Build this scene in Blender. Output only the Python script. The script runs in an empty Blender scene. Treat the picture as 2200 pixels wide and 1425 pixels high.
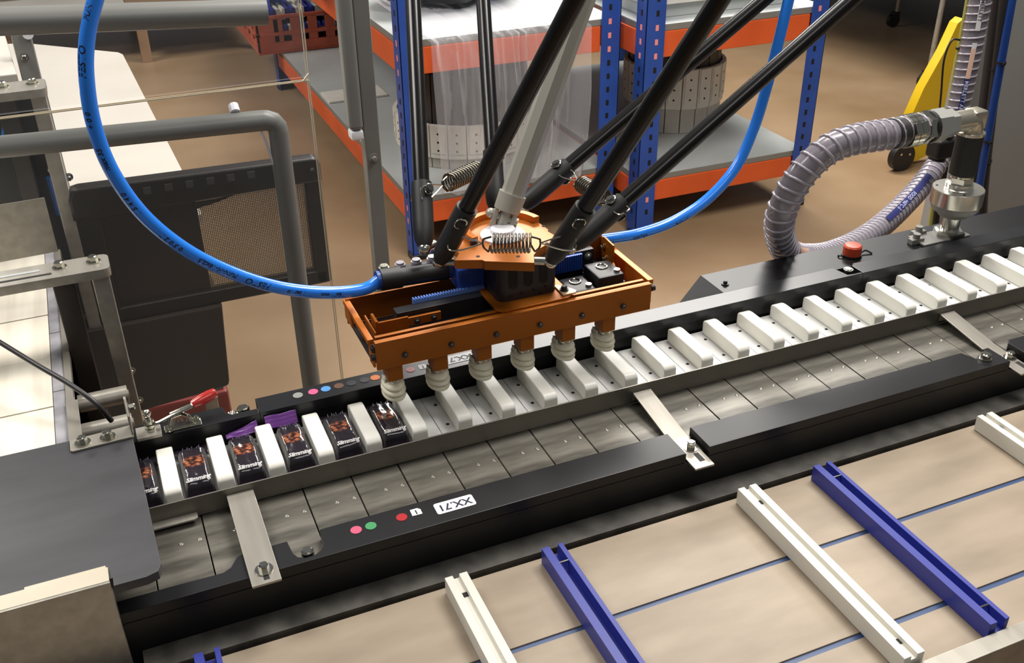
import bpy, bmesh, math, random
from mathutils import Vector, Matrix, noise
random.seed(7)
PI = math.pi
SC = bpy.context.scene
COL = SC.collection

# ---------------------------------------------------------------- camera, world, lamps, exposure
CAM = Vector((0.01819172, -1.0900583, 1.66641043))
FPX = 2174.53
RW = Matrix(((0.91996531, -0.39183759, -0.01127549),
             (-0.20543696, -0.45743303, -0.86518823),
             (0.33385549, 0.79825956, -0.50132044)))      # rows: right, down, forward
cd = bpy.data.cameras.new('camera')
cam = bpy.data.objects.new('camera', cd)
COL.objects.link(cam)
right, down, fwd = RW[0], RW[1], RW[2]
cm = Matrix((right, -down, -fwd)).transposed().to_4x4()
cm.translation = CAM
cam.matrix_world = cm
cd.sensor_fit = 'HORIZONTAL'
cd.sensor_width = 36.0
cd.lens = FPX / 2200 * 36.0
cd.clip_start = 0.05
cd.clip_end = 60
SC.camera = cam

w = bpy.data.worlds.new('world')
SC.world = w
w.use_nodes = True
w.node_tree.nodes['Background'].inputs[0].default_value = (0.80, 0.82, 0.86, 1)
w.node_tree.nodes['Background'].inputs[1].default_value = 0.10

def lamp(name, loc, target, sx, sy, power, col=(1.0, 0.96, 0.91)):
    l = bpy.data.lights.new(name, 'AREA')
    l.shape = 'RECTANGLE'
    l.size, l.size_y = sx, sy
    l.energy = power
    l.color = col
    o = bpy.data.objects.new(name, l)
    COL.objects.link(o)
    o.location = loc
    o.rotation_euler = (Vector(target) - Vector(loc)).to_track_quat('-Z', 'Y').to_euler()
    return o
lamp('ceiling_or_fill_lamp', (2.55, 3.3, 3.1), (2.0, 2.6, 0), 2.3, 1.0, 150)
lamp('ceiling_or_fill_lamp', (-1.6, 4.6, 3.1), (-0.6, 3.4, 0), 1.6, 0.6, 75)
lamp('ceiling_or_fill_lamp', (1.5, 0.45, 3.2), (1.2, 0.2, 0), 1.8, 0.7, 75)
lamp('ceiling_or_fill_lamp', (-1.0, 0.7, 3.1), (-0.5, 0.4, 0), 0.7, 1.2, 38)
lamp('ceiling_or_fill_lamp', (0.7, -1.6, 3.1), (0.6, -0.9, 0.5), 1.4, 0.6, 9)  # weak fill light added on the camera side for the front faces

SC.view_settings.view_transform = 'Standard'
SC.view_settings.look = 'None'
SC.view_settings.gamma = 1.0
SC.view_settings.use_curve_mapping = False
SC.view_settings.exposure = 0.32

# ---------------------------------------------------------------- helpers
def at(u, v, x=None, y=None, z=None):
    """point of the place seen at photo pixel (u, v) on the plane x=, y= or z="""
    d = right * ((u - 1100) / FPX) + down * ((v - 712.5) / FPX) + fwd
    if x is not None: k = (x - CAM.x) / d.x
    elif y is not None: k = (y - CAM.y) / d.y
    else: k = (z - CAM.z) / d.z
    return CAM + d * k

def lin(c):
    return tuple(((v / 255) / 12.92 if v / 255 <= 0.04045 else ((v / 255 + 0.055) / 1.055) ** 2.4) for v in c) + (1.0,)

def mat(name, rgb, rough=0.5, metal=0.0, var=None, vscale=30, vamt=0.36, bump=0.0, bscale=200, stretch=None,
        coat=0.0, alpha=1.0, trans=0.0, sss=0.0, spec=None, ior=None):
    m = bpy.data.materials.new(name)
    m.use_nodes = True
    nt = m.node_tree
    b = nt.nodes['Principled BSDF']
    b.inputs['Base Color'].default_value = lin(rgb)
    b.inputs['Roughness'].default_value = rough
    b.inputs['Metallic'].default_value = metal
    if coat: b.inputs['Coat Weight'].default_value = coat; b.inputs['Coat Roughness'].default_value = 0.08
    if trans: b.inputs['Transmission Weight'].default_value = trans
    if alpha < 1: b.inputs['Alpha'].default_value = alpha
    if spec is not None: b.inputs['Specular IOR Level'].default_value = spec
    if ior: b.inputs['IOR'].default_value = ior
    if sss:
        b.inputs['Subsurface Weight'].default_value = sss
        b.inputs['Subsurface Radius'].default_value = (0.012, 0.011, 0.010)
        b.inputs['Subsurface Scale'].default_value = 1.0
    if var or bump:
        tc = nt.nodes.new('ShaderNodeTexCoord')
        mp = nt.nodes.new('ShaderNodeMapping')
        if stretch: mp.inputs['Scale'].default_value = stretch
        nt.links.new(tc.outputs['Object'], mp.inputs['Vector'])
    if var:
        n = nt.nodes.new('ShaderNodeTexNoise')
        n.inputs['Scale'].default_value = vscale
        n.inputs['Detail'].default_value = 5
        r = nt.nodes.new('ShaderNodeValToRGB')
        r.color_ramp.elements[0].position = 0.5 - vamt / 2
        r.color_ramp.elements[1].position = 0.5 + vamt / 2
        r.color_ramp.elements[0].color = lin(var)
        r.color_ramp.elements[1].color = lin(rgb)
        nt.links.new(mp.outputs['Vector'], n.inputs['Vector'])
        nt.links.new(n.outputs['Fac'], r.inputs['Fac'])
        nt.links.new(r.outputs['Color'], b.inputs['Base Color'])
    if bump:
        n2 = nt.nodes.new('ShaderNodeTexNoise')
        n2.inputs['Scale'].default_value = bscale
        n2.inputs['Detail'].default_value = 3
        bp = nt.nodes.new('ShaderNodeBump')
        bp.inputs['Strength'].default_value = bump
        bp.inputs['Distance'].default_value = 0.002
        nt.links.new(mp.outputs['Vector'], n2.inputs['Vector'])
        nt.links.new(n2.outputs['Fac'], bp.inputs['Height'])
        nt.links.new(bp.outputs['Normal'], b.inputs['Normal'])
    return m

class MB:
    def __init__(s): s.bm = bmesh.new()
    def face(s, pts):
        vs = [s.bm.verts.new(p) for p in pts]
        return s.bm.faces.new(vs)
    def faces_of(s, verts, faces):
        vs = [s.bm.verts.new(p) for p in verts]
        out = []
        for f in faces:
            try: out.append(s.bm.faces.new([vs[i] for i in f]))
            except ValueError: pass
        return vs, out
    def box(s, x0, x1, y0, y1, z0, z1, bev=0.0, seg=2, M=None):
        P = [Vector((x, y, z)) for z in (z0, z1) for y in (y0, y1) for x in (x0, x1)]
        if M: P = [M @ p for p in P]
        vs, fs = s.faces_of(P, [(0, 2, 3, 1), (4, 5, 7, 6), (0, 1, 5, 4), (2, 6, 7, 3), (0, 4, 6, 2), (1, 3, 7, 5)])
        if bev > 0:
            es = list({e for f in fs for e in f.edges})
            bmesh.ops.bevel(s.bm, geom=es, offset=bev, segments=seg, affect='EDGES', profile=0.5)
        return s
    def cyl(s, p0, p1, r, n=16, r1=None, caps=True, phase=0.0):
        p0, p1 = Vector(p0), Vector(p1)
        r1 = r if r1 is None else r1
        d = (p1 - p0).normalized()
        a = d.orthogonal().normalized() if abs(d.z) < 0.99 else Vector((1, 0, 0))
        b = d.cross(a).normalized()
        A = [s.bm.verts.new(p0 + (a * math.cos(t) + b * math.sin(t)) * r) for t in [phase + 2 * PI * i / n for i in range(n)]]
        B = [s.bm.verts.new(p1 + (a * math.cos(t) + b * math.sin(t)) * r1) for t in [phase + 2 * PI * i / n for i in range(n)]]
        for i in range(n):
            s.bm.faces.new((A[i], A[(i + 1) % n], B[(i + 1) % n], B[i]))
        if caps:
            s.bm.faces.new(A[::-1]); s.bm.faces.new(B)
        return s
    def tube(s, pts, r, n=10, closed=False, caps=True):
        pts = [Vector(p) for p in pts]
        N = len(pts)
        rr = r if isinstance(r, (list, tuple)) else [r] * N
        T = []
        for i in range(N):
            a = pts[(i - 1) % N] if (closed or i > 0) else pts[i]
            b = pts[(i + 1) % N] if (closed or i < N - 1) else pts[i]
            T.append((b - a).normalized())
        nrm = T[0].orthogonal().normalized()
        rings = []
        for i in range(N):
            nrm = (nrm - T[i] * nrm.dot(T[i]))
            nrm = nrm.normalized() if nrm.length > 1e-6 else T[i].orthogonal().normalized()
            bn = T[i].cross(nrm)
            rings.append([s.bm.verts.new(pts[i] + (nrm * math.cos(2 * PI * k / n) + bn * math.sin(2 * PI * k / n)) * rr[i]) for k in range(n)])
        for i in range(N if closed else N - 1):
            A, B = rings[i], rings[(i + 1) % N]
            for k in range(n):
                s.bm.faces.new((A[k], A[(k + 1) % n], B[(k + 1) % n], B[k]))
        if caps and not closed:
            s.bm.faces.new(rings[0][::-1]); s.bm.faces.new(rings[-1])
        return s
    def prism(s, poly, a0, a1, axis='z', bev=0.0):
        def mk(p, a):
            if axis == 'z': return Vector((p[0], p[1], a))
            if axis == 'y': return Vector((p[0], a, p[1]))
            return Vector((a, p[0], p[1]))
        n = len(poly)
        A = [s.bm.verts.new(mk(p, a0)) for p in poly]
        B = [s.bm.verts.new(mk(p, a1)) for p in poly]
        fs = [s.bm.faces.new(A[::-1]), s.bm.faces.new(B)]
        for i in range(n):
            fs.append(s.bm.faces.new((A[i], A[(i + 1) % n], B[(i + 1) % n], B[i])))
        bmesh.ops.recalc_face_normals(s.bm, faces=fs)
        if bev > 0:
            es = [e for e in fs[0].edges] + [e for e in fs[1].edges]
            bmesh.ops.bevel(s.bm, geom=list(set(es)), offset=bev, segments=2, affect='EDGES', profile=0.5)
        return s
    def lathe(s, prof, c=(0, 0, 0), n=24, M=None, sx=1.0, sy=1.0):
        c = Vector(c)
        rings = []
        for r, z in prof:
            ring = []
            for k in range(n):
                p = Vector((r * sx * math.cos(2 * PI * k / n), r * sy * math.sin(2 * PI * k / n), z))
                if M: p = M @ p
                ring.append(s.bm.verts.new(c + p))
            rings.append(ring)
        for A, B in zip(rings, rings[1:]):
            for k in range(n):
                s.bm.faces.new((A[k], A[(k + 1) % n], B[(k + 1) % n], B[k]))
        s.bm.faces.new(rings[0][::-1]); s.bm.faces.new(rings[-1])
        return s
    def ball(s, c, r, u=14, v=8, sc=(1, 1, 1)):
        prof = [(r * math.sin(PI * i / v) + 1e-5, -r * math.cos(PI * i / v)) for i in range(v + 1)]
        M = Matrix.Diagonal(Vector(sc))
        return s.lathe(prof, c, u, M)
    def grid(s, f, nu, nv, thick=0.0):
        V = [[s.bm.verts.new(f(i / nu, j / nv)) for j in range(nv + 1)] for i in range(nu + 1)]
        for i in range(nu):
            for j in range(nv):
                s.bm.faces.new((V[i][j], V[i + 1][j], V[i + 1][j + 1], V[i][j + 1]))
        return s
    def build(s, name, m, parent=None, smooth=True, angle=40, solid=0.0):
        bmesh.ops.recalc_face_normals(s.bm, faces=s.bm.faces[:])
        if solid:
            bmesh.ops.solidify(s.bm, geom=s.bm.faces[:], thickness=solid)
        if parent is not None:
            off = world_loc(parent)
            bmesh.ops.translate(s.bm, verts=s.bm.verts[:], vec=-off)
        me = bpy.data.meshes.new(name)
        s.bm.to_mesh(me); s.bm.free()
        me.materials.append(m)
        if smooth:
            for p in me.polygons: p.use_smooth = True
            try: me.set_sharp_from_angle(angle=math.radians(angle))
            except Exception: pass
        o = bpy.data.objects.new(name, me)
        COL.objects.link(o)
        if smooth:
            wn = o.modifiers.new('weighted_normals', 'WEIGHTED_NORMAL'); wn.keep_sharp = True; wn.weight = 100
        if parent is not None: o.parent = parent
        return o

def world_loc(o):
    p = Vector((0, 0, 0))
    while o is not None:
        p += Vector(o.location); o = o.parent
    return p

def tag(o, label=None, cat=None, group=None, kind=None):
    if label: o['label'] = label
    if cat: o['category'] = cat
    if group: o['group'] = group
    if kind: o['kind'] = kind
    return o

def thing(name, loc, label, cat, group=None):
    o = bpy.data.objects.new(name, None)
    o.empty_display_size = 0.02
    COL.objects.link(o)
    o.location = loc
    return tag(o, label, cat, group)

def dup(root, d, label=None, group=None):
    """a copy of a thing, its parts and their sub-parts, moved by d"""
    r = root.copy(); COL.objects.link(r)
    r.location = Vector(root.location) + Vector(d)
    if label: r['label'] = label
    if group: r['group'] = group
    for ch in list(root.children):
        c = ch.copy(); COL.objects.link(c); c.parent = r
        for g in list(ch.children):
            e = g.copy(); COL.objects.link(e); e.parent = c
    return r

def smooth_path(P, n=8):
    P = [Vector(p) for p in P]
    out = []
    for i in range(len(P) - 1):
        p0 = P[max(i - 1, 0)]; p1 = P[i]; p2 = P[i + 1]; p3 = P[min(i + 2, len(P) - 1)]
        for k in range(n):
            t = k / n
            out.append(0.5 * ((2 * p1) + (p2 - p0) * t + (2 * p0 - 5 * p1 + 4 * p2 - p3) * t * t + (3 * p1 - p0 - 3 * p2 + p3) * t ** 3))
    out.append(P[-1])
    return out

def text_geo(s, size=1.0, shear=0.0, bold=0.0):
    c = bpy.data.curves.new('t', 'FONT')
    c.body = s; c.size = size; c.shear = shear; c.offset = bold
    c.resolution_u = 2
    c.align_x = 'CENTER'; c.align_y = 'CENTER'
    o = bpy.data.objects.new('t', c)
    COL.objects.link(o)
    dg = bpy.context.evaluated_depsgraph_get()
    dg.update()
    me = o.evaluated_get(dg).to_mesh()
    V = [Vector(v.co) for v in me.vertices]
    F = [tuple(p.vertices) for p in me.polygons]
    o.evaluated_get(dg).to_mesh_clear()
    bpy.data.objects.remove(o); bpy.data.curves.remove(c)
    return V, F

def put_text(name, s, size, M, m, parent, shear=0.0, bold=0.0, fn=None):
    V, F = text_geo(s, size, shear, bold)
    b = MB()
    P = [fn(v) for v in V] if fn else [M @ v for v in V]
    b.faces_of(P, F)
    bmesh.ops.recalc_face_normals(b.bm, faces=b.bm.faces[:])
    return b.build(name, m, parent, smooth=False)

class Path:
    """arc-length lookup along a hose, with a side direction that faces a given way"""
    def __init__(s, pts, ref):
        s.p = pts; s.ref = Vector(ref)
        s.L = [0.0]
        for a, b in zip(pts, pts[1:]): s.L.append(s.L[-1] + (b - a).length)
    def frame(s, t):
        t = max(0.0, min(t, s.L[-1] - 1e-6))
        i = 0
        while s.L[i + 1] < t: i += 1
        k = (t - s.L[i]) / (s.L[i + 1] - s.L[i])
        p = s.p[i].lerp(s.p[i + 1], k)
        T = (s.p[i + 1] - s.p[i]).normalized()
        n = (s.ref - T * s.ref.dot(T)).normalized()
        return p, T, n, T.cross(n)
    def wrap(s, t0, r, th0=0.0, flip=1):
        def fn(v):
            p, T, n, b = s.frame(t0 + flip * v.x)
            th = th0 - flip * v.y / r
            return p + (n * math.cos(th) + b * math.sin(th)) * r
        return fn

# ---------------------------------------------------------------- materials
M_floor = mat('resin_floor', (158, 134, 106), 0.38, var=(136, 110, 80), vscale=2.3, vamt=0.5, bump=0.05, bscale=60)
M_white = mat('white_acetal', (236, 234, 224), 0.38, sss=0.15)
M_whitebase = mat('white_plate', (206, 206, 204), 0.42)
M_black = mat('black_anodised', (15, 15, 17), 0.38, var=(22, 22, 25), vscale=9, spec=0.36)
M_blackrail = mat('black_rail_top', (34, 35, 38), 0.30, var=(28, 29, 32), vscale=14, spec=0.36)
M_hole = mat('dark_hole', (12, 11, 11), 0.7)
M_steelplate = mat('worn_steel_plate', (126, 122, 112), 0.40, 0.35, var=(76, 73, 66), vscale=42, vamt=0.4, bump=0.05, bscale=300, stretch=(0.3, 1.6, 1))
M_steel = mat('brushed_steel', (172, 167, 156), 0.34, 0.5, var=(154, 149, 139), vscale=60, stretch=(1, 0.08, 1))
M_blade = mat('guide_blade_steel', (142, 139, 130), 0.42, 0.85, var=(120, 117, 110), vscale=8, stretch=(0.3, 1, 1))
M_bolt = mat('zinc_bolt', (205, 203, 190), 0.18, 1.0)
M_strip = mat('worn_grey_edge', (80, 77, 72), 0.55, 0.2, var=(52, 50, 46), vscale=34, vamt=0.3, bump=0.08, bscale=150)
M_bed = mat('beige_slider_bed', (166, 150, 129), 0.5, var=(132, 117, 98), vscale=14, vamt=0.55, stretch=(0.5, 1.6, 1), bump=0.03, bscale=60)
M_slot = mat('slot_blue_black', (50, 72, 112), 0.4)
M_cleatw = mat('white_cleat', (216, 213, 202), 0.45, sss=0.1)
M_cleatb = mat('blue_cleat', (42, 52, 142), 0.4)
M_orange = mat('orange_anodised', (164, 92, 18), 0.38, 0.5)
M_orangelip = mat('orange_anodised_edge', (196, 110, 36), 0.38, 0.45)
M_darkpl = mat('dark_plastic', (30, 30, 34), 0.45, bump=0.03, bscale=500)
M_carbon = mat('black_carbon_tube', (15, 13, 12), 0.26, coat=0.12, spec=0.35)
M_rubber = mat('black_rubber', (24, 23, 22), 0.5)
M_shaft = mat('grey_shaft', (176, 174, 162), 0.3, 0.2)
M_chrome = mat('spring_steel', (128, 122, 112), 0.24, 1.0)
M_silicone = mat('silicone_cup', (232, 226, 202), 0.4, sss=0.2)
M_hose = mat('blue_pu_hose', (40, 130, 240), 0.22, coat=0.4)
M_ink = mat('black_ink', (14, 22, 50), 0.5)
M_bluepl = mat('blue_plastic', (40, 84, 180), 0.4)
M_frame = mat('grey_paint', (124, 124, 120), 0.38, var=(116, 116, 112), vscale=6)
M_upright = mat('blue_upright', (42, 82, 168), 0.42, var=(34, 68, 146), vscale=6)
M_beam = mat('orange_beam', (226, 96, 42), 0.42, var=(206, 84, 36), vscale=4)
M_board = mat('grey_shelf_board', (184, 188, 186), 0.35, var=(166, 170, 168), vscale=3)
M_boardedge = mat('grey_board_edge', (126, 124, 118), 0.5)
M_slotpink = mat('beam_tab', (244, 148, 138), 0.5)
M_link = mat('grey_chain_link', (196, 191, 180), 0.5, var=(170, 165, 155), vscale=9)
M_linkdark = mat('dark_chain_side', (62, 58, 54), 0.5)
M_linkw = mat('white_chain_plate', (226, 222, 212), 0.5, var=(210, 205, 194), vscale=8)
M_infeed = mat('grey_infeed_cover', (62, 62, 65), 0.45, var=(42, 42, 45), vscale=12, vamt=0.4, stretch=(0.4, 1.6, 1), bump=0.03)
M_table = mat('white_tabletop', (196, 190, 180), 0.5, var=(186, 180, 169), vscale=3)
M_brown = mat('brown_steel', (150, 120, 90), 0.5, var=(130, 102, 76), vscale=6)
M_mesh = mat('bronze_mesh_sheet', (120, 98, 70), 0.55)
M_darkpanel = mat('dark_brown_panel', (48, 42, 37), 0.35, var=(40, 35, 31), vscale=3)
M_redhandle = mat('red_dipped_handle', (176, 46, 40), 0.2, coat=0.5)
M_redbin = mat('dark_red_bin', (120, 36, 28), 0.5)
M_redcap = mat('red_cap', (206, 76, 44), 0.35)
M_crate = mat('terracotta_crate', (186, 92, 66), 0.5, var=(160, 76, 54), vscale=10)
M_yellow = mat('yellow_paint', (214, 178, 28), 0.4)
M_column = mat('grey_column', (160, 160, 156), 0.4, 0.1, var=(140, 140, 137), vscale=3, stretch=(1, 1, 0.2))
M_alu = mat('turned_aluminium', (214, 212, 202), 0.24, 0.95)
M_cable = mat('dark_cable', (44, 42, 42), 0.4)
M_cableblue = mat('blue_tube', (26, 66, 140), 0.35)
M_green = mat('earth_wire_yellow_green', (168, 164, 84), 0.45)
M_purple = mat('purple_seal_film', (112, 62, 140), 0.3, coat=0.3, bump=0.1, bscale=500)
M_whitefilm = mat('belt_white', (236, 230, 214), 0.2, var=(214, 206, 190), vscale=20, stretch=(2, 0.1, 1))
M_stick = {k: mat('sticker_' + k, c, 0.35) for k, c in dict(pink=(226, 96, 140), rose=(206, 92, 122), green=(70, 150, 96), red=(176, 36, 44),
           grey=(140, 142, 136), blue=(92, 158, 226), brown=(112, 78, 58), black=(44, 44, 50), orange=(240, 132, 48), white=(232, 232, 236)).items()}
M_print = mat('pale_print', (226, 222, 220), 0.35)
M_printdim = mat('dim_print', (62, 57, 70), 0.4)
M_hosetape = mat('hose_print_tape', (40, 44, 96), 0.4)
M_hosewhite = mat('hose_print_white', (206, 204, 206), 0.4)
M_hosepeach = mat('hose_print_peach', (214, 178, 158), 0.4)
M_hosetext = mat('hose_letters', (176, 178, 206), 0.4)

def clear_mat(name, rgb, tr, rough, gloss=0.12):
    m = bpy.data.materials.new(name); m.use_nodes = True
    nt = m.node_tree; nt.nodes.clear()
    out = nt.nodes.new('ShaderNodeOutputMaterial')
    t = nt.nodes.new('ShaderNodeBsdfTransparent')
    d = nt.nodes.new('ShaderNodeBsdfPrincipled')
    d.inputs['Base Color'].default_value = lin(rgb); d.inputs['Roughness'].default_value = rough
    mx = nt.nodes.new('ShaderNodeMixShader')
    lw = nt.nodes.new('ShaderNodeLayerWeight'); lw.inputs['Blend'].default_value = 0.35
    mr = nt.nodes.new('ShaderNodeMapRange')
    mr.inputs['To Min'].default_value = 1 - tr; mr.inputs['To Max'].default_value = min(1.0, 1 - tr + gloss * 3)
    nt.links.new(lw.outputs['Facing'], mr.inputs['Value'])
    nt.links.new(mr.outputs['Result'], mx.inputs['Fac'])
    nt.links.new(t.outputs[0], mx.inputs[1]); nt.links.new(d.outputs[0], mx.inputs[2])
    nt.links.new(mx.outputs[0], out.inputs[0])
    return m
M_bag = clear_mat('clear_polythene', (226, 226, 230), 0.80, 0.16, 0.16)
M_bagpink = clear_mat('pink_tinted_polythene', (238, 206, 200), 0.25, 0.2, 0.1)
M_panel = clear_mat('clear_guard_sheet', (225, 228, 230), 0.965, 0.05, 0.03)
M_paneledge = mat('clear_sheet_edge', (206, 192, 164), 0.25)
M_vac = clear_mat('translucent_hose', (140, 134, 142), 0.30, 0.18, 0.10)
M_vacrib = mat('hose_rib', (150, 144, 154), 0.22, coat=0.4)

def wrapper_mat():
    m = bpy.data.materials.new('bar_wrapper_film'); m.use_nodes = True
    nt = m.node_tree; b = nt.nodes['Principled BSDF']
    b.inputs['Roughness'].default_value = 0.16
    b.inputs['Coat Weight'].default_value = 0.5
    tc = nt.nodes.new('ShaderNodeTexCoord')
    sp = nt.nodes.new('ShaderNodeSeparateXYZ')
    nt.links.new(tc.outputs['Object'], sp.inputs[0])
    def band(sock, c, wd, soft):
        a = nt.nodes.new('ShaderNodeMath'); a.operation = 'SUBTRACT'; a.inputs[1].default_value = c
        nt.links.new(sock, a.inputs[0])
        ab = nt.nodes.new('ShaderNodeMath'); ab.operation = 'ABSOLUTE'; nt.links.new(a.outputs[0], ab.inputs[0])
        mr = nt.nodes.new('ShaderNodeMapRange'); mr.inputs['From Min'].default_value = wd; mr.inputs['From Max'].default_value = wd - soft
        mr.inputs['To Min'].default_value = 0.0; mr.inputs['To Max'].default_value = 1.0
        nt.links.new(ab.outputs[0], mr.inputs['Value'])
        return mr.outputs['Result']
    by = band(sp.outputs['Y'], 0.005, 0.014, 0.008)
    bx = band(sp.outputs['X'], 0.0, 0.016, 0.008)
    vo = nt.nodes.new('ShaderNodeTexVoronoi'); vo.inputs['Scale'].default_value = 165
    mp = nt.nodes.new('ShaderNodeMapping'); mp.inputs['Scale'].default_value = (1.0, 1.4, 0.2); mp.inputs['Rotation'].default_value = (0, 0, 0.6)
    nt.links.new(tc.outputs['Object'], mp.inputs[0]); nt.links.new(mp.outputs[0], vo.inputs['Vector'])
    rp = nt.nodes.new('ShaderNodeValToRGB')
    e = rp.color_ramp.elements
    e[0].position = 0.05; e[0].color = lin((226, 160, 118)); e[1].position = 0.62; e[1].color = lin((52, 30, 28))
    x = e.new(0.32); x.color = lin((160, 92, 62))
    nt.links.new(vo.outputs['Distance'], rp.inputs['Fac'])
    ns = nt.nodes.new('ShaderNodeTexNoise'); ns.inputs['Scale'].default_value = 120
    nt.links.new(tc.outputs['Object'], ns.inputs['Vector'])
    m1 = nt.nodes.new('ShaderNodeMath'); m1.operation = 'MULTIPLY'; nt.links.new(by, m1.inputs[0]); nt.links.new(bx, m1.inputs[1])
    m2 = nt.nodes.new('ShaderNodeMath'); m2.operation = 'MULTIPLY_ADD'; nt.links.new(m1.outputs[0], m2.inputs[0]); m2.inputs[1].default_value = 1.6
    m3 = nt.nodes.new('ShaderNodeMath'); m3.operation = 'MULTIPLY'; nt.links.new(ns.outputs['Fac'], m3.inputs[0]); m3.inputs[1].default_value = -0.9
    nt.links.new(m3.outputs[0], m2.inputs[2]); m2.use_clamp = True
    mx = nt.nodes.new('ShaderNodeMix'); mx.data_type = 'RGBA'
    mx.inputs['A'].default_value = lin((38, 33, 40))
    nt.links.new(m2.outputs[0], mx.inputs['Factor']); nt.links.new(rp.outputs['Color'], mx.inputs['B'])
    nt.links.new(mx.outputs['Result'], b.inputs['Base Color'])
    n2 = nt.nodes.new('ShaderNodeTexNoise'); n2.inputs['Scale'].default_value = 90; n2.inputs['Detail'].default_value = 2
    bp = nt.nodes.new('ShaderNodeBump'); bp.inputs['Strength'].default_value = 0.22; bp.inputs['Distance'].default_value = 0.002
    nt.links.new(tc.outputs['Object'], n2.inputs['Vector']); nt.links.new(n2.outputs['Fac'], bp.inputs['Height'])
    nt.links.new(bp.outputs['Normal'], b.inputs['Normal'])
    return m
M_wrap = wrapper_mat()
M_wrapseal = mat('bar_seal_film', (52, 40, 60), 0.2, coat=0.5, bump=0.2, bscale=400)

def bolt(parent, p, r=0.0065, h=0.006, wash=None, n=6, name='bolt', axis=(0, 0, 1), m=None):
    ax = Vector(axis); p = Vector(p)
    b = MB()
    wr = wash or r * 1.55
    b.cyl(p, p + ax * 0.0016, wr, 20)
    b.cyl(p + ax * 0.0014, p + ax * h, r, n)
    b.cyl(p + ax * h, p + ax * (h + 0.0012), r * 0.86, 14, r * 0.7)
    return b.build(name, m or M_bolt, parent, angle=30)

# ---------------------------------------------------------------- floor
b = MB(); b.box(-6, 12, -6, 16, -0.1, 0.0)
tag(b.build('floor', M_floor), 'brown resin factory floor', None, None, 'structure')

# ---------------------------------------------------------------- chain conveyor with its rails
XL, XR = -0.5, 2.3
conv = thing('chain_conveyor', (0.9, -0.1, 0.0), 'long black chain conveyor with grey steel plates and white product pockets', 'conveyor')
b = MB()
b.box(XL, XR, -0.2443, -0.204, 0.70, 0.8872, 0.001)
b.box(XL, XR, -0.2444, -0.236, 0.8872, 0.8912)
b.build('side_panel', M_black, conv)
b = MB(); b.box(XL, XR, 0.0085, 0.041, 0.70, 0.9248, 0.001)
b.build('side_panel', M_black, conv)
b = MB(); b.box(XL, XR, -0.2035, 0.0080, 0.72, 0.8780)
b.build('chain_bed', M_black, conv)
for x in (-0.3, 2.0):
    for y in (-0.215, 0.012):
        b = MB(); b.box(x, x + 0.05, y, y + 0.028, 0.03, 0.70, 0.002); b.cyl((x + 0.025, y + 0.014, 0), (x + 0.025, y + 0.014, 0.03), 0.03)
        b.build('leg', M_frame, conv)
# near guide bars (three lengths with gaps for the straps)
seg1 = [(XL, -0.2445), (0.6035, -0.2445), (0.6035, -0.1985), (0.1535, -0.1985), (0.151, -0.224), (0.147, -0.232), (0.139, -0.2375),
        (0.128, -0.2375), (0.121, -0.233), (0.118, -0.226), (0.1155, -0.2031), (0.066, -0.2037), (0.060, -0.206), (0.056, -0.212),
        (0.051, -0.220), (0.0427, -0.2248), (-0.015, -0.2236), (XL, -0.2236)]
b = MB(); b.prism(seg1, 0.8915, 0.9060, 'z', 0.0012); b.build('guide_bar', M_black, conv, angle=30)
def cutcirc(cx, cy, r, a0, a1, n=6):
    return [(cx + r * math.cos(math.radians(a0 + (a1 - a0) * i / n)), cy + r * math.sin(math.radians(a0 + (a1 - a0) * i / n))) for i in range(n + 1)]
seg2 = [(0.6370, -0.2445), (1.1340, -0.2445), (1.1340, -0.2033)] + [(1.124, -0.2033)] + cutcirc(1.107, -0.2255, 0.0115, 20, 160)[::1] + [(1.088, -0.1985), (0.6370, -0.1985)]
b = MB(); b.prism(seg2, 0.8915, 0.9060, 'z', 0.0012); b.build('guide_bar', M_black, conv, angle=30)
b = MB(); b.prism([(1.170, -0.2445), (XR, -0.2445), (XR, -0.1985), (1.178, -0.1985), (1.170, -0.206)], 0.8915, 0.9060, 'z', 0.0012)
b.build('guide_bar', M_black, conv, angle=30)
# far guide bar, in lengths, each with its bolt pocket
b = MB(); b.prism([(XL, 0.0070), (0.1305, 0.0070), (0.1305, 0.0195), (0.098, 0.0195), (0.092, 0.024), (0.089, 0.0420), (XL, 0.0420)], 0.9250, 0.9405, 'z', 0.0012)
b.build('rear_guide_bar', M_black, conv, angle=30)
b = MB(); b.prism([(0.1312, 0.0070), (1.0775, 0.0070), (1.0775, 0.0115)] + [(1.064, 0.0115), (1.052, 0.0130), (1.046, 0.0420), (0.1312, 0.0420)], 0.9250, 0.9412, 'z', 0.0012)
b.build('rear_guide_bar', M_blackrail, conv, angle=30)
b = MB(); b.prism([(1.0782, 0.0070), (XR, 0.0070), (XR, 0.0420), (1.085, 0.0420), (1.0782, 0.034)], 0.9250, 0.9412, 'z', 0.0012)
b.build('rear_guide_bar', M_blackrail, conv, angle=30)
# steel guide blade between pockets and plates
b = MB(); b.box(-0.06, XR, -0.1035, -0.1015, 0.8935, 0.9207, 0.0004)
b.build('guide_blade', M_blade, conv)
b = MB(); b.prism([(-0.05, -0.116), (0.0275, -0.116), (0.031, -0.113), (0.031, -0.1036), (-0.05, -0.1036)], 0.8975, 0.9000, 'z', 0.0004)
b.build('blade_tab', M_steel, conv)
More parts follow.
